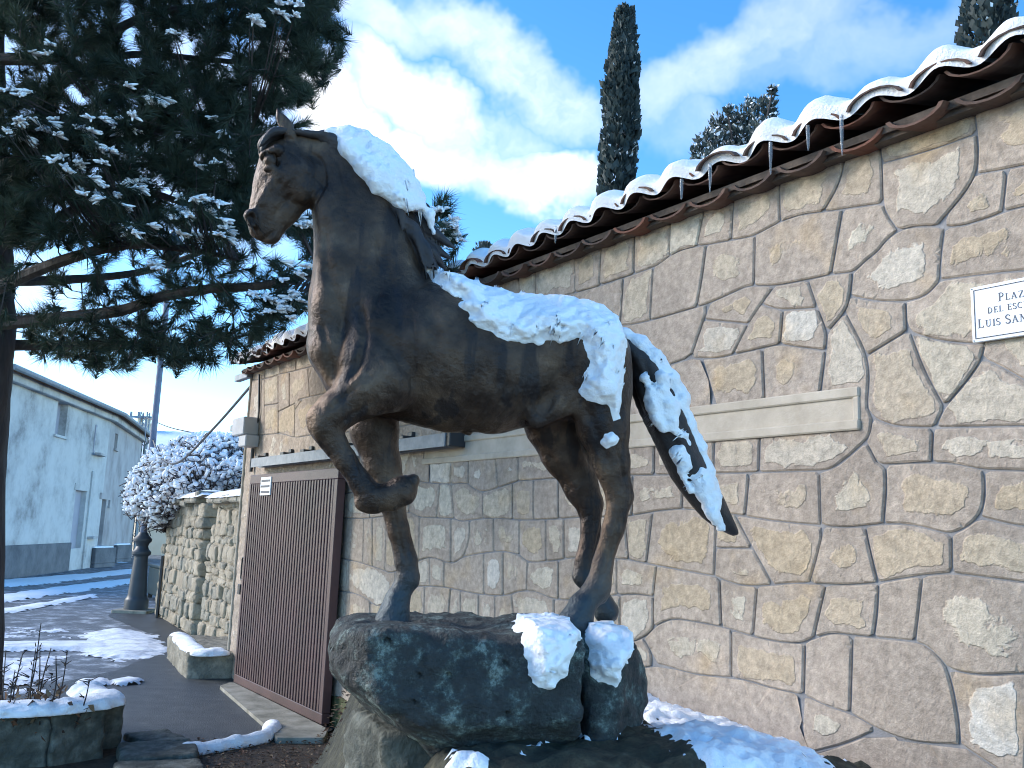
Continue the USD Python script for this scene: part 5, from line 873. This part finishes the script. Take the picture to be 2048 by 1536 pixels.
b0, b1 = at_z(292, 1194), at_z(318, 1204); bm = fr(b0, b1); bl = np.linalg.norm((b1 - b0)[:2]); bn = thing('green_container', 'dark green metal container standing behind the street lamp', 'container', M=bm)
obj('body', box(0, bl, 0, 0.5, 0.08, 0.62, .02), GREEN, bn); obj('lid', box(-.02, bl + .02, -.02, .52, 0.625, 0.68, .015), GREEN, bn); obj('foot', box(.03, .1, .02, .1, -.02, .079), BLACK, bn); obj('foot', box(bl - .1, bl - .03, .02, .1, -.02, .079), BLACK, bn)
ip = at_z(314, 1236); obj('iron_post', box(ip[0] - .02, ip[0] + .02, ip[1] - .03, ip[1] + .03, -.02, 1.0, .004), BLACK, label='thin dark iron post against the far end of the rubble wall', cat='post')
# cables
def cable(name, pts, r, lab): obj(name, tube(catmull(pts, 8), r, 6), BLACK, label=lab, cat='cable')
lp3 = pp + [0, 0, 3.0]; c0 = WO + WE * (UL - 0.1) + WY * 0.1 + np.array([0, 0, ZTOP - 0.02])
mid = lambda a, b, s, q=.5: a + (b - a) * q - np.array([0, 0, s])
cable('overhead_cable', [c0, mid(c0, lp3, .35, .3), mid(c0, lp3, .62, .62), mid(c0, lp3, .4, .86), lp3], 0.017, 'sagging black cable from the stone building corner to the street lamp')
lt3 = lp + [0, 0, 5.8]; cable('overhead_cable', [lp3, mid(lp3, lt3, .5), lt3], 0.02, 'black cable from the street lamp up to the lattice pole')
f3 = at_depth(400, 868, 30); cable('overhead_cable', [lt3, mid(lt3, f3, .1), f3], 0.022, 'thin cable from the lattice pole across to the snowy bush')
# ------------------------------------------------------------------ snow on the ground: sheets with real thickness, only where they are thicker than nothing
def ground_snow(name, x0, x1, y0, y1, step, masks, zf, label, seed, m_=SNOW, noise=0.5, fine=(3.0, 11.0), th=0.05, kind='stuff'):
    xs, ys = np.arange(x0, x1, step), np.arange(y0, y1, step); X, Y = np.meshgrid(xs, ys, indexing='ij'); P = np.stack([X, Y, X * 0], -1); T = np.full(X.shape, -1.0)
    for poly, a, soft in masks:
        sd = poly_sd([tuple(p) for p in poly], np.array([x0, y0]) - 1, np.array([x1, y1]) + 1, max(step * 0.7, 0.02)); T = np.maximum(T, np.clip(sd(X, Y) / soft, -4, 1) * 0.5 + a)
    t = T + noise * (1.2 * fb(P, fine[0], 4, seed) + 1.0 * fb(P, fine[1], 4, seed + 1)); h = th * np.tanh(np.clip(t, -0.3, 3) * 1.6)
    Z = zf(X, Y) + h; ok = t > -0.12; g_ = np.arange(X.size).reshape(X.shape); k = ok[:-1, :-1] & ok[1:, :-1] & ok[1:, 1:] & ok[:-1, 1:]
    q = np.stack([g_[:-1, :-1], g_[1:, :-1], g_[1:, 1:], g_[:-1, 1:]], -1)[k]
    obj(name, clean(trimesh.Trimesh(np.stack([X, Y, Z], -1).reshape(-1, 3), np.vstack([q[:, [0, 1, 2]], q[:, [0, 2, 3]]]), process=False)), m_, smooth=True, label=label, cat='snow', kind=kind)
flat0 = lambda X, Y: X * 0 + 0.002
ground_snow('street_snow', -17, -4.2, 10.5, 34, 0.06, [
    (G((-200, 1170), (0, 1161), (165, 1149), (262, 1139), (266, 1146), (120, 1163), (0, 1176), (-200, 1190)), 0.1, 0.3), (G((-200, 1215), (0, 1190), (130, 1173), (262, 1158), (264, 1167), (150, 1184), (0, 1206), (-200, 1235)), 0.1, 0.25),
    (G((-200, 1250), (0, 1219), (190, 1188), (195, 1194), (0, 1232), (-200, 1268)), -0.1, 0.2), (G((230, 1108), (330, 1098), (330, 1112), (240, 1125)), 0.25, 0.4)], flat0, 'bands of snow left between the wheel tracks on the street', 91, fine=(1.2, 5.0))
ground_snow('slush_snow', -8.5, -3.2, 6.5, 13.5, 0.03, [
    (G((205, 1268), (238, 1256), (262, 1270), (300, 1288), (312, 1300), (272, 1314), (215, 1311), (192, 1301)), 0.35, 0.25), (G((-120, 1290), (200, 1287), (215, 1299), (-120, 1302)), 0.55, 0.08), (G((190, 1305), (280, 1310), (265, 1338), (205, 1342)), -0.36, 0.3),
    (G((260, 1268), (330, 1262), (330, 1310), (290, 1330), (260, 1310)), -0.36, 0.3), (G((222, 1367), (258, 1360), (285, 1362), (280, 1369), (240, 1372)), 0.28, 0.06), (G((160, 1364), (215, 1362), (215, 1372), (160, 1375)), 0.2, 0.06),
    (G((-150, 1310), (190, 1302), (160, 1390), (0, 1420), (-150, 1420)), -0.47, 0.5), (G((-150, 1235), (170, 1225), (200, 1280), (-150, 1285)), -0.55, 0.5)], flat0, 'scattered slush and snow patch in the middle of the lane', 95, m_=SLUSH, fine=(4, 16))
def at_mound(px, py):
    d = ray(px, py); s = np.linspace(2.0, 7.0, 2000); P = EYE + s[:, None] * d; h = mound_height(P[:, 0], P[:, 1]); i = np.argmax(P[:, 2] < np.maximum(h, 0)); return P[i]
def Mn(*pts): return [at_mound(x, y)[:2] for x, y in pts]
ground_snow('mound_snow', -2.2, 2.6, 1.6, 5.4, 0.015, [
    (Mn((1275, 1380), (1330, 1376), (1420, 1388), (1530, 1432), (1610, 1500), (1660, 1545), (1500, 1545), (1440, 1520), (1350, 1470), (1300, 1420)), 0.3, 0.15), (Mn((1270, 1500), (1420, 1500), (1600, 1545), (1400, 1545), (1290, 1540)), -0.4, 0.15),
    (Mn((1148, 1470), (1160, 1435), (1185, 1425), (1240, 1468), (1190, 1482)), 0.25, 0.05), (Mn((885, 1512), (960, 1502), (990, 1515), (985, 1545), (890, 1545)), 0.0, 0.05), (Mn((1040, 1490), (1108, 1470), (1105, 1492), (1050, 1515)), -0.2, 0.05)],
    lambda X, Y: mound_height(X, Y) - 0.006, 'rough snow lying on the earth mound at the foot of the statue and stone building', 99, noise=0.8, fine=(8, 34), th=0.032)
# kerb with its line of snow, mossy slabs, planter
strip_snow([at_z(*p)[:2] for p in ((330, 1512), (398, 1503), (470, 1491), (525, 1479), (545, 1464), (542, 1456))], 0.06, 0.0, 8, 'kerb_snow', 'curved ridge of snow along the edge of the asphalt near the gate', 0.06)
for i, (q, z, lab) in enumerate((([(245, 1478), (330, 1470), (382, 1492), (300, 1502)], .05, 'upper mossy flat stone slab between the planter and the asphalt'), ([(232, 1505), (300, 1500), (392, 1500), (396, 1530), (240, 1540)], .07, 'lower frosted flat stone slab at the bottom edge by the leaf litter'), ([(225, 1545), (400, 1535), (420, 1580), (230, 1590)], .07, 'stone slab nearest to the camera, cut by the bottom edge'))):
    hewn('stone_slab', lab, 'stone slab', [at_z(x, y)[:2] for x, y in q], z, 110 + i, GREYROCK, 0.03)
PZ = 0.3
def pb(p, q, wd): p, q = np.array(p[:2]), np.array(q[:2]); n = np.array([-(q - p)[1], (q - p)[0]]); n = n / np.linalg.norm(n) * wd; return [p, q, q + n, p + n]
c1 = at_z(206, 1512); c0_ = at_z(98, 1530); cL = at_z(-130, 1545); cb = at_z(199, 1390, PZ)
planter = thing('stone_planter', 'rough stone edged planter with snow on its rim and dry stems', 'planter')
obj('rim_stone', hewn('', '', '', pb(c0_, c1, 0.3), PZ + .03, 121, None, 0.05, 'mesh'), GREYROCK, planter, smooth=True); obj('rim_stone', hewn('', '', '', pb(cL, c0_ - np.array([.015, 0, 0]), 0.3), PZ, 122, None, 0.05, 'mesh'), GREYROCK, planter, smooth=True)
obj('rim_stone', hewn('', '', '', pb(np.array(c1[:2]) + [0.0, .3], [cb[0], cb[1] + .1], 0.25), PZ + .02, 123, None, 0.05, 'mesh'), GREYROCK, planter, smooth=True)
inner = [cL[:2] + [0, .25], c1[:2] + [-.2, .25], np.array([cb[0] - .2, cb[1] + .1]), np.array([cL[0], cb[1] + .1])]
V, F = trimesh.creation.triangulate_polygon(sg.Polygon(inner), engine='earcut'); obj('soil', trimesh.Trimesh(np.c_[V, np.full(len(V), PZ - 0.08)], F, process=False), SOIL, planter)
strip_snow([cL[:2] + [0, .12], (cL[:2] * .4 + c0_[:2] * .6) + [0, .1], c0_[:2] + [0, .13], c1[:2] + [-.08, .15], np.array([cb[0] - .06, c1[1] + .45]), np.array([cb[0] - .1, cb[1]])], 0.115, PZ + .02, 10, 'planter_snow', 'snow lying along the rim of the stone planter', 0.07)
ground_snow('planter_bed_snow', cL[0], c1[0] - .15, c1[1] + .2, cb[1] + .1, 0.02, [(inner, 0.12, 0.1)], lambda X, Y: X * 0 + PZ - 0.085, 'broken snow on the soil inside the stone planter', 130, noise=0.7, fine=(6, 22), th=0.03)
STEM = mat('dry_stem', [(0.3, (0.015, 0.012, 0.012)), (0.7, (0.04, 0.03, 0.025))], 20); LEAF = [mat(f'dry_leaf_{n}', [(0.3, sh(c, .7)), (0.7, sh(c, 1.3))], 30) for n, c in (('rust', (.1, .04, .015)), ('brown', (.055, .028, .015)), ('tan', (.2, .13, .07)))]
rs = np.random.default_rng(17)
for i, (x0, x1, yt, d) in enumerate([(38, 82, 1246, 6.35), (62, 72, 1296, 6.3), (20, 46, 1304, 6.5), (0, 12, 1300, 6.4), (66, 80, 1290, 6.4), (70, 102, 1296, 6.45), (88, 112, 1312, 6.3), (105, 135, 1302, 6.5), (25, 30, 1340, 6.2), (150, 180, 1358, 6.4)]):
    a = at_depth(x0, 1440, d); a[2] = PZ - 0.1; b = at_depth(x1, yt, d); m_ = (a + b) / 2 + rs.normal(0, .02, 3); parts = [tube(catmull([a, m_, b], 6), np.linspace(.007, .003, 13), 5)]
    for k in range(9):
        q = rs.uniform(.2, .98); p = a + (b - a) * q; parts.append(tube([p, p + [rs.normal(0, .03), rs.normal(0, .03), rs.uniform(.005, .04)]], [.0045, .002], 4))
    t = thing('dry_plant', f'{["tallest", "twin", "slanting", "leftmost", "thin upright", "leaning", "short", "forked", "lowest left", "small isolated"][i]} dark dry stem rising from the stone planter', 'dry plant', 'dry stems in the planter'); obj('stem', cat_(parts), STEM, t)
    for s in range(3):
        lv = []
        for k in range(7):
            p = a + (b - a) * rs.uniform(.05, .42) + rs.normal(0, .05, 3) * [1.3, 1, .5]; w_ = rs.uniform(.018, .04); e1_, e2_ = unit(rs.normal(0, 1, 3)), unit(rs.normal(0, 1, 3)); lv.append(trimesh.Trimesh([p, p + e1_ * w_ + e2_ * .01, p + e1_ * 2 * w_, p + e1_ * w_ - e2_ * w_ * .8], [[0, 1, 2], [0, 2, 3]], process=False))
        obj('leaves', cat_(lv), LEAF[s], t)
lv = []
for k in range(900):
    x, y = rs.uniform(395, 760), rs.uniform(1478, 1560); p = at_z(x, y); p[2] = max(float(mound_height(p[0], p[1])), 0) + rs.uniform(.002, .012); w_ = rs.uniform(.008, .026); a = rs.uniform(0, 6.28); e1_ = np.array([math.cos(a), math.sin(a), rs.normal(0, .25)]); e2_ = np.array([-math.sin(a), math.cos(a), rs.normal(0, .25)])
    lv.append(trimesh.Trimesh([p - e1_ * w_, p - e2_ * w_ * .5 + [0, 0, .004], p + e1_ * w_, p + e2_ * w_ * .5 + [0, 0, .004]], [[0, 1, 2], [0, 2, 3]], process=False))
for s, nm in enumerate(('rusty', 'dark brown', 'pale tan')): obj('leaf_litter', cat_(lv[s::3] if s < 2 else lv[2::6]), LEAF[s], label=f'{nm} fallen leaves on the bare earth by the gate', cat='leaves', kind='stuff')
hewn('grey_boulder', 'lichen grey boulder half buried beneath the patinated rock pedestal', 'boulder', [at_depth(x, 1500, d)[:2] for x, d in ((690, 3.25), (760, 2.95), (930, 2.9), (960, 3.2), (860, 3.5), (720, 3.5))], at_depth(760, 1425, 3.2)[2], 140, GREYROCK, 0.09)
# ------------------------------------------------------------------ trees
BARK = mat('pine_bark', [(0.3, (0.02, 0.015, 0.014)), (0.6, (0.055, 0.04, 0.036)), (0.75, (0.09, 0.07, 0.062))], 9, stretch=(1, 1, .25), bump=1.0, bscale=14, bdist=0.03)
def leafmat(name, a, b, tr=0.25):
    n = {'geo': ('geometry', {}), 'nz': ('noise_texture', {'scale': 1.6, 'detail': 4.0}), 'cr': ('rgb_ramp', {'ramp': [(0.3, a), (0.7, b)]}), 'p': ('principled_bsdf', {'roughness': 0.6, 'specular_ior_level': 0.3}), 't': ('translucent_bsdf', {}), 'm': ('mix_closure', {'fac': tr})}
    return usdkit.material(stage, LK + name, n, [('geo.position', 'nz.vector'), ('nz.fac', 'cr.fac'), ('cr.color', 'p.base_color'), ('cr.color', 't.color'), ('p.BSDF', 'm.closure1'), ('t.BSDF', 'm.closure2')], surface='m.closure')
NEEDLE = leafmat('pine_needles', (0.016, 0.03, 0.02), (0.06, 0.085, 0.055)); CYP = leafmat('cypress_leaf', (0.03, 0.045, 0.045), (0.075, 0.1, 0.095)); TWIG = mat('bare_twig', [(0.3, (0.03, 0.024, 0.026)), (0.7, (0.08, 0.065, 0.065))], 9)
rp = np.random.default_rng(23)
def basis(D):
    D = D / np.linalg.norm(D, axis=-1, keepdims=True); A = np.cross(D, [0.31, 0.17, 0.93]); A /= np.linalg.norm(A, axis=-1, keepdims=True); return D, A, np.cross(D, A)
def needle_mesh(C, D, n, length, width, spread=(0.35, 1.05), stem=0.14):
    """Needles round the end of each twig: C tips, D directions."""
    k = len(C); D, A, B = basis(D); ph = rp.uniform(0, 2 * np.pi, (k, n)); th = rp.uniform(*spread, (k, n)); L = length * rp.uniform(0.7, 1.15, (k, n)); back = rp.uniform(0, stem, (k, n))
    o = C[:, None] - D[:, None] * back[..., None]; R = A[:, None] * np.cos(ph)[..., None] + B[:, None] * np.sin(ph)[..., None]
    d = D[:, None] * np.cos(th)[..., None] + R * np.sin(th)[..., None]; side = np.cross(d, rp.normal(0, 1, d.shape)); side /= np.linalg.norm(side, axis=-1, keepdims=True)
    tip = o + d * L[..., None] + np.array([0, 0, -0.012]); w = side * width / 2
    V = np.stack([o - w, o + w, tip], 2).reshape(-1, 3); return trimesh.Trimesh(V, np.arange(len(V)).reshape(-1, 3), process=False)
def P3(l): return np.array([at_depth(x, y, d) for x, y, d in l])
LIMBS = [[(-14, 650, 7.4), (120, 636, 7.2), (240, 622, 7.0), (320, 595, 6.8), (420, 578, 6.6), (520, 572, 6.4), (625, 548, 6.2), (740, 520, 6.0), (840, 490, 5.9), (876, 420, 5.9)], [(-14, 500, 7.5), (150, 420, 7.3), (260, 380, 7.0), (380, 410, 6.8), (450, 430, 6.7)],
         [(-14, 440, 7.6), (80, 230, 7.6), (150, 150, 7.7), (260, 110, 7.8), (420, 120, 7.8), (560, 130, 7.7), (640, 110, 7.6)], [(-18, 340, 7.4), (120, 290, 7.0), (250, 260, 6.8), (400, 250, 6.6), (500, 270, 6.5)], [(-20, 120, 7.4), (130, 110, 7.2), (300, 30, 7.2), (480, 10, 7.3), (640, 30, 7.4)],
         [(-14, 580, 7.2), (130, 520, 6.8), (260, 490, 6.5), (380, 500, 6.3), (480, 520, 6.2)], [(-14, 360, 7.6), (100, 330, 8.4), (300, 330, 8.9), (480, 340, 9.1)], [(-14, 560, 7.6), (120, 560, 8.3), (300, 540, 8.8), (460, 480, 9.0), (560, 440, 9)], [(-14, 690, 7.5), (90, 690, 7.8), (230, 690, 7.9), (380, 690, 7.8), (470, 665, 7.7)],
         [(-30, 400, 7.4), (-200, 330, 7.2), (-420, 330, 7.0)], [(-30, 560, 7.5), (-220, 520, 7.9), (-400, 540, 8.2)], [(-25, 220, 7.5), (-180, 120, 8.1), (-350, 60, 8.5)], [(-20, 60, 7.6), (60, -160, 7.9), (240, -260, 8.0)]]
CROWN = [(-420, -260), (500, -260), (650, -130), (690, -40), (676, 20), (688, 90), (650, 165), (612, 215), (570, 245), (560, 300), (545, 420), (560, 470), (650, 420), (660, 600), (590, 630), (540, 672), (470, 712), (400, 738), (330, 725), (280, 738), (200, 735), (100, 722), (55, 700), (60, 640), (20, 660), (-200, 640), (-430, 560)]
GAPS = [(15, 100, 42), (20, 150, 30), (255, 50, 26), (100, 130, 22), (150, 175, 25), (370, 95, 30), (270, 110, 26), (445, 120, 24), (345, 390, 30), (575, 500, 34), (600, 560, 26), (60, 570, 40), (95, 530, 26), (160, 560, 34), (230, 560, 24), (40, 600, 26), (300, 560, 22), (250, 600, 22), (420, 610, 22), (480, 640, 22), (35, 690, 30), (130, 500, 18), (330, 620, 20), (500, 590, 22), (400, 540, 16), (585, 225, 20), (520, 170, 18)]
limbs3 = [catmull(P3(l), 8) for l in LIMBS]; LP = np.vstack(limbs3)
cr = shapely.Polygon(CROWN); C = []
while len(C) < 4300:
    x, y = rp.uniform(-430, 700), rp.uniform(-260, 750)
    if not shapely.contains_xy(cr, x, y): continue
    g = min((math.hypot(x - a, y - b) / r for a, b, r in GAPS)); dens = 0.95 if y < 480 else 0.3
    if x < -30: dens *= 0.35
    if y > 690 or (y > 480 and x < 620 and 640 < y < 735): dens = 0.55
    if rp.uniform() > dens * (1 if g > 0.95 else 0.07): continue
    p = at_depth(x, y, rp.uniform(5.9, 8.8) if x < 520 else rp.uniform(6.1, 8.0)); dd = np.linalg.norm(LP - p, axis=1).min()
    if dd < 1.25: C.append(p)
C = np.array(C + [at_depth(x, y, 5.9) for x, y in ((882, 402), (893, 392), (900, 410), (895, 470), (905, 480), (885, 462), (890, 525), (905, 540), (870, 520), (560, 600), (590, 590), (600, 250), (615, 242), (620, 430), (600, 440))])
tw, D = [], []
dl = np.array([np.linalg.norm(LP - p, axis=1).min() for p in C]); C = C[np.argsort(dl)]; HB = np.vstack([LP, C]); nl = len(LP)
for k, p in enumerate(C):
    i = np.linalg.norm(HB[:nl + k] - p, axis=1); i = (i + 10.0 * (i < 0.07)).argmin(); b = HB[i]; m_ = (b + p) / 2 + np.array([0, 0, -0.025]) + rp.normal(0, .015, 3); r0 = .008 if i < nl else .005
    tw.append(tube([b, m_, p], [r0, r0 * .8, .0035], 3, cap=False)); D.append(unit(p - m_ + np.array([0, 0, 0.01])) + rp.normal(0, .2, 3))
D = np.array(D); pine = thing('pine_tree', 'big dark pine tree with long needles and snow clumps at the left edge', 'tree')
tr = catmull(P3([(-60, 1420, 7.5), (-48, 1000, 7.5), (-38, 850, 7.5), (-24, 740, 7.5), (-15, 640, 7.5), (-15, 540, 7.5), (-22, 430, 7.5), (-24, 250, 7.5), (-22, 60, 7.5), (-10, -200, 7.5), (0, -450, 7.5)]), 6); tm = tube(tr, np.linspace(.23, .09, len(tr)), 18)
tm.vertices += tm.vertex_normals * (0.05 * fb(tm.vertices * [1, 1, .35], 9, 3, 6))[:, None]; trunk = obj('trunk', tm, BARK, pine, smooth=True)
for c in limbs3: obj('limb', tube(c, np.linspace(.055, .012, len(c)), 7), BARK, trunk)
crown = obj('crown', needle_mesh(C, D, 95, 0.135, 0.0062), NEEDLE, pine, kind='stuff'); obj('twigs', cat_(tw), BARK, crown, kind='stuff')
# snow fingers on the needle tufts
def fingers(C, D, n, L, r, seed):
    q = np.random.default_rng(seed); ico = trimesh.creation.icosphere(subdivisions=1); out = []
    for c, d in zip(C, D):
        d, a, b = basis(np.asarray(d)[None]); d, a, b = d[0], a[0], b[0]
        for k in range(n):
            th, ph = q.uniform(0.1, 1.1), q.uniform(0, 2 * np.pi); e = d * math.cos(th) + (a * math.cos(ph) + b * math.sin(ph)) * math.sin(th); e[2] = e[2] * 0.35 - 0.16; e = unit(e); l, w = L * q.uniform(.6, 1.2), r * q.uniform(.7, 1.3)
            _, s, t = basis(e[None]); v = ico.vertices; v = c + np.outer(v[:, 0] * l + l * 0.55, e) + np.outer(v[:, 1] * w, s[0]) + np.outer(v[:, 2] * w, t[0]) + [0, 0, 0.015]; out.append(trimesh.Trimesh(v, ico.faces, process=False))
    return cat_(out)
SN = []
for x0, x1, y0, y1, n in [(0, 115, 240, 285, 16), (158, 275, 232, 270, 13), (100, 168, 314, 352, 9), (165, 285, 362, 414, 15), (352, 442, 396, 442, 14), (432, 468, 440, 505, 8), (250, 304, 450, 472, 7), (198, 220, 300, 312, 3), (265, 328, 194, 206, 6), (484, 512, 36, 54, 4), (550, 600, 8, 42, 7), (578, 626, 428, 460, 9), (527, 618, 582, 640, 14), (872, 918, 440, 492, 9), (870, 905, 392, 425, 2), (0, 60, 165, 205, 5), (330, 380, 60, 80, 2), (60, 110, 80, 120, 3), (430, 450, 250, 330, 3), (300, 340, 520, 540, 3), (60, 480, 150, 480, 10), (460, 620, 500, 640, 5)]:
    for k in range(n): SN.append((rp.uniform(x0, x1), rp.uniform(y0, y1)))
SC = np.array([at_depth(x, y, rp.uniform(5.85, 6.15) if x < 500 else 5.85) for x, y in SN]); SD = np.array([unit(np.array([rp.normal(.5, .5), rp.normal(-.3, .5), -.1])) for _ in SC])
obj('pine_snow', fingers(SC, SD, 12, 0.05, 0.0095, 3), SNOW, smooth=True, label='finger like snow clumps resting on the pine needle tufts', cat='snow', kind='stuff')
tw2 = []
for p in SC: i = np.linalg.norm(LP - p, axis=1).argmin(); tw2.append(tube([LP[i], (LP[i] + p) / 2 + [0, 0, -.05], p], [.009, .007, .004], 3, cap=False))
obj('snowy_needles', needle_mesh(SC, SD, 60, 0.12, 0.0052), NEEDLE, pine, kind='stuff'); obj('snowy_twigs', cat_(tw2), BARK, pine, kind='stuff')
# cypresses and juniper behind the building
def spray(C, D, size, w=0.42):
    D, A, B = basis(D); n = len(C); s = size[:, None]; a = rp.uniform(0, 2 * np.pi, n)[:, None]; S = A * np.cos(a) + B * np.sin(a)
    V = np.stack([C - D * s * .5, C + S * s * w, C + D * s * .7, C - S * s * w], 1).reshape(-1, 3); q = np.arange(n * 4).reshape(-1, 4); return trimesh.Trimesh(V, np.vstack([q[:, [0, 1, 2]], q[:, [0, 2, 3]]]), process=False)
def column(lab, cx, ytop, depth, hw, n, seed, snow_lab, snow_n):
    top = at_depth(cx[0], ytop, depth); bot = at_depth(cx[1], 430, depth); ax = (top - bot) / (top[2] - bot[2]); q = np.random.default_rng(seed); H_ = top[2]; base = bot - ax * bot[2]
    t = thing('cypress_tree', lab, 'tree'); obj('trunk', tube([base, base + ax * H_ * .5, top - ax * .4], [.16, .1, .02], 8), BARK, t)
    z = 1.0 + (H_ - 1.0) * q.uniform(0, 1, n) ** 0.9; a = q.uniform(0, 2 * np.pi, n); R = hw * np.clip((H_ - z + .35) / 2.4, 0.12, 1) ** .5 * (0.82 + 0.55 * fb(np.stack([np.cos(a) * 1.2, np.sin(a) * 1.2, z * .8], -1), 1.6, 3, seed)) ; rr = R * q.uniform(.35, 1.0, n) ** .45
    P = base + ax * z[:, None] + np.stack([np.cos(a) * rr, np.sin(a) * rr, a * 0], -1); Dv = np.stack([np.cos(a) * .45, np.sin(a) * .45, np.ones(n)], -1) + q.normal(0, .22, (n, 3))
    obj('crown', spray(P, Dv, q.uniform(.10, .24, n)), CYP, t, kind='stuff')
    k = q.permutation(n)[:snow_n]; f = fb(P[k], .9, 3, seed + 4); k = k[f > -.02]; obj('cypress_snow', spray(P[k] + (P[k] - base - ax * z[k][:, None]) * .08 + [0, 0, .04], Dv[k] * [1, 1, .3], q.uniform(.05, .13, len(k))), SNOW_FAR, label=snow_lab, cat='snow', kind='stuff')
column('tall narrow dark cypress rising behind the middle of the tiled roof', (1250, 1233), 18, 21, 0.52, 9000, 31, 'flecks of snow on the middle cypress', 1500)
column('dark cypress at the top right corner, its tip out of the picture', (1985, 1960), -260, 19, 0.72, 9000, 37, 'flecks of snow on the right hand cypress', 1100)
def juniper():
    q = np.random.default_rng(41); t = thing('juniper_tree', 'spreading blue green juniper with snowy tips behind the right part of the roof', 'tree'); P, Dv = [], []
    b = at_depth(1490, 420, 18); b0 = b.copy(); b0[2] = 0; obj('trunk', tube([b0, b], [.18, .08], 8), BARK, t); br = []
    for x, y, r in ((1545, 182, 10), (1535, 215, 26), (1500, 208, 14), (1495, 240, 34), (1455, 222, 10), (1445, 250, 28), (1480, 280, 45), (1530, 260, 32), (1420, 285, 30), (1395, 305, 18), (1440, 315, 40), (1520, 310, 40), (1550, 290, 20), (1480, 340, 60), (1420, 340, 40), (1400, 330, 18), (1540, 330, 36)):
        c = at_depth(x, y, 18 + q.normal(0, .3)); R = r * 18 / FPX; n = int(40 + 520 * (R / .5) ** 2); v = q.normal(0, 1, (n, 3)); v /= np.linalg.norm(v, axis=1, keepdims=True); P.append(c + v * R * q.uniform(.3, 1.1, (n, 1))); Dv.append(v * .6 + [0.1, 0, .6] + q.normal(0, .3, (n, 3))); br.append(tube([b, (b + c) / 2 + [0, 0, -.1], c], [.05, .035, .012], 5))
    P, Dv = np.vstack(P), np.vstack(Dv); obj('branches', cat_(br), BARK, t); obj('crown', spray(P, Dv, q.uniform(.06, .16, len(P)), .3), CYP, t, kind='stuff'); k = q.uniform(size=len(P)) < .3
    obj('juniper_snow', spray(P[k] + [0, -.03, .06], Dv[k] * [1, 1, .2], q.uniform(.04, .1, k.sum()), .4), SNOW_FAR, label='snow flecks on the juniper tips', cat='snow', kind='stuff')
juniper()
for x, y, r, d, lab in ((972, 492, 16, 24, 'small tree tip showing just above the far tiled eave'),):
    q = np.random.default_rng(43); c = at_depth(x, y + 14, d); n = 420; v = q.normal(0, 1, (n, 3)) * [.16, .16, .3]; t = thing('distant_treetop', lab, 'tree'); obj('crown', spray(c + v * np.clip(1 - v[:, 2:] * .9, .2, 2), v + [0, 0, .5], q.uniform(.06, .12, n), .3), CYP, t, kind='stuff'); obj('trunk', tube([[c[0], c[1], 0], c + [0, 0, .3]], [.12, .03], 6), BARK, t)
# snow laden bush behind the rubble wall
def bush():
    q = np.random.default_rng(47); t = thing('snowy_bush', 'large bush bent under thick snow behind the rubble wall', 'bush'); ico = trimesh.creation.icosphere(subdivisions=1); S, T, TWV = [], [], []
    pol = shapely.Polygon([(246, 1000), (258, 955), (296, 905), (340, 884), (400, 866), (450, 868), (500, 872), (560, 900), (560, 1040), (470, 1010), (400, 1020), (345, 1040), (318, 1062), (290, 1050), (268, 1030), (250, 1025)]); root = at_z(420, 1215); n = 0
    while n < 4200:
        x, y = q.uniform(245, 560), q.uniform(864, 1062)
        if not shapely.contains_xy(pol, x, y): continue
        e = shapely.distance(shapely.Point(x, y), pol.exterior); d = 15.6 - 1.5 * min(e / 60, 1) * q.uniform(.2, 1) + q.uniform(0, 1.2); c = at_depth(x, y, d)
        if fb(c[None], 2.2, 3, 5)[0] < -.06 and q.uniform() < .85: continue
        n += 1; l, w = q.uniform(.025, .085), q.uniform(.016, .04); dr = unit(np.array([q.normal(-.3, .7), q.normal(-.3, .7), q.normal(-.15, .45)])); _, a, b = basis(dr[None]); v = ico.vertices * (1 + .5 * fb(ico.vertices + n, 1.3, 2)[:, None])
        S.append(trimesh.Trimesh(c + np.outer(v[:, 0] * l, dr) + np.outer(v[:, 1] * w, a[0]) + np.outer(v[:, 2] * w, b[0]) + [0, 0, .02], ico.faces, process=False))
        if n % 2: T.append(tube([c - dr * .16 + [0, 0, -.07], c + dr * l * 1.2 - [0, 0, w * .8]], [.010, .006], 3, cap=False))
        if n % 9 == 0: T.append(tube([root + [q.normal(0, .3), q.normal(0, .3), .3], (root + c) / 2 + [0, 0, .5], c], [.03, .02, .008], 4, cap=False))
    obj('branches', cat_(T), TWIG, t, kind='stuff'); obj('bush_snow', cat_(S), SNOW, smooth=True, label='lumpy snow weighing down the bush behind the rubble wall', cat='snow', kind='stuff')
bush()
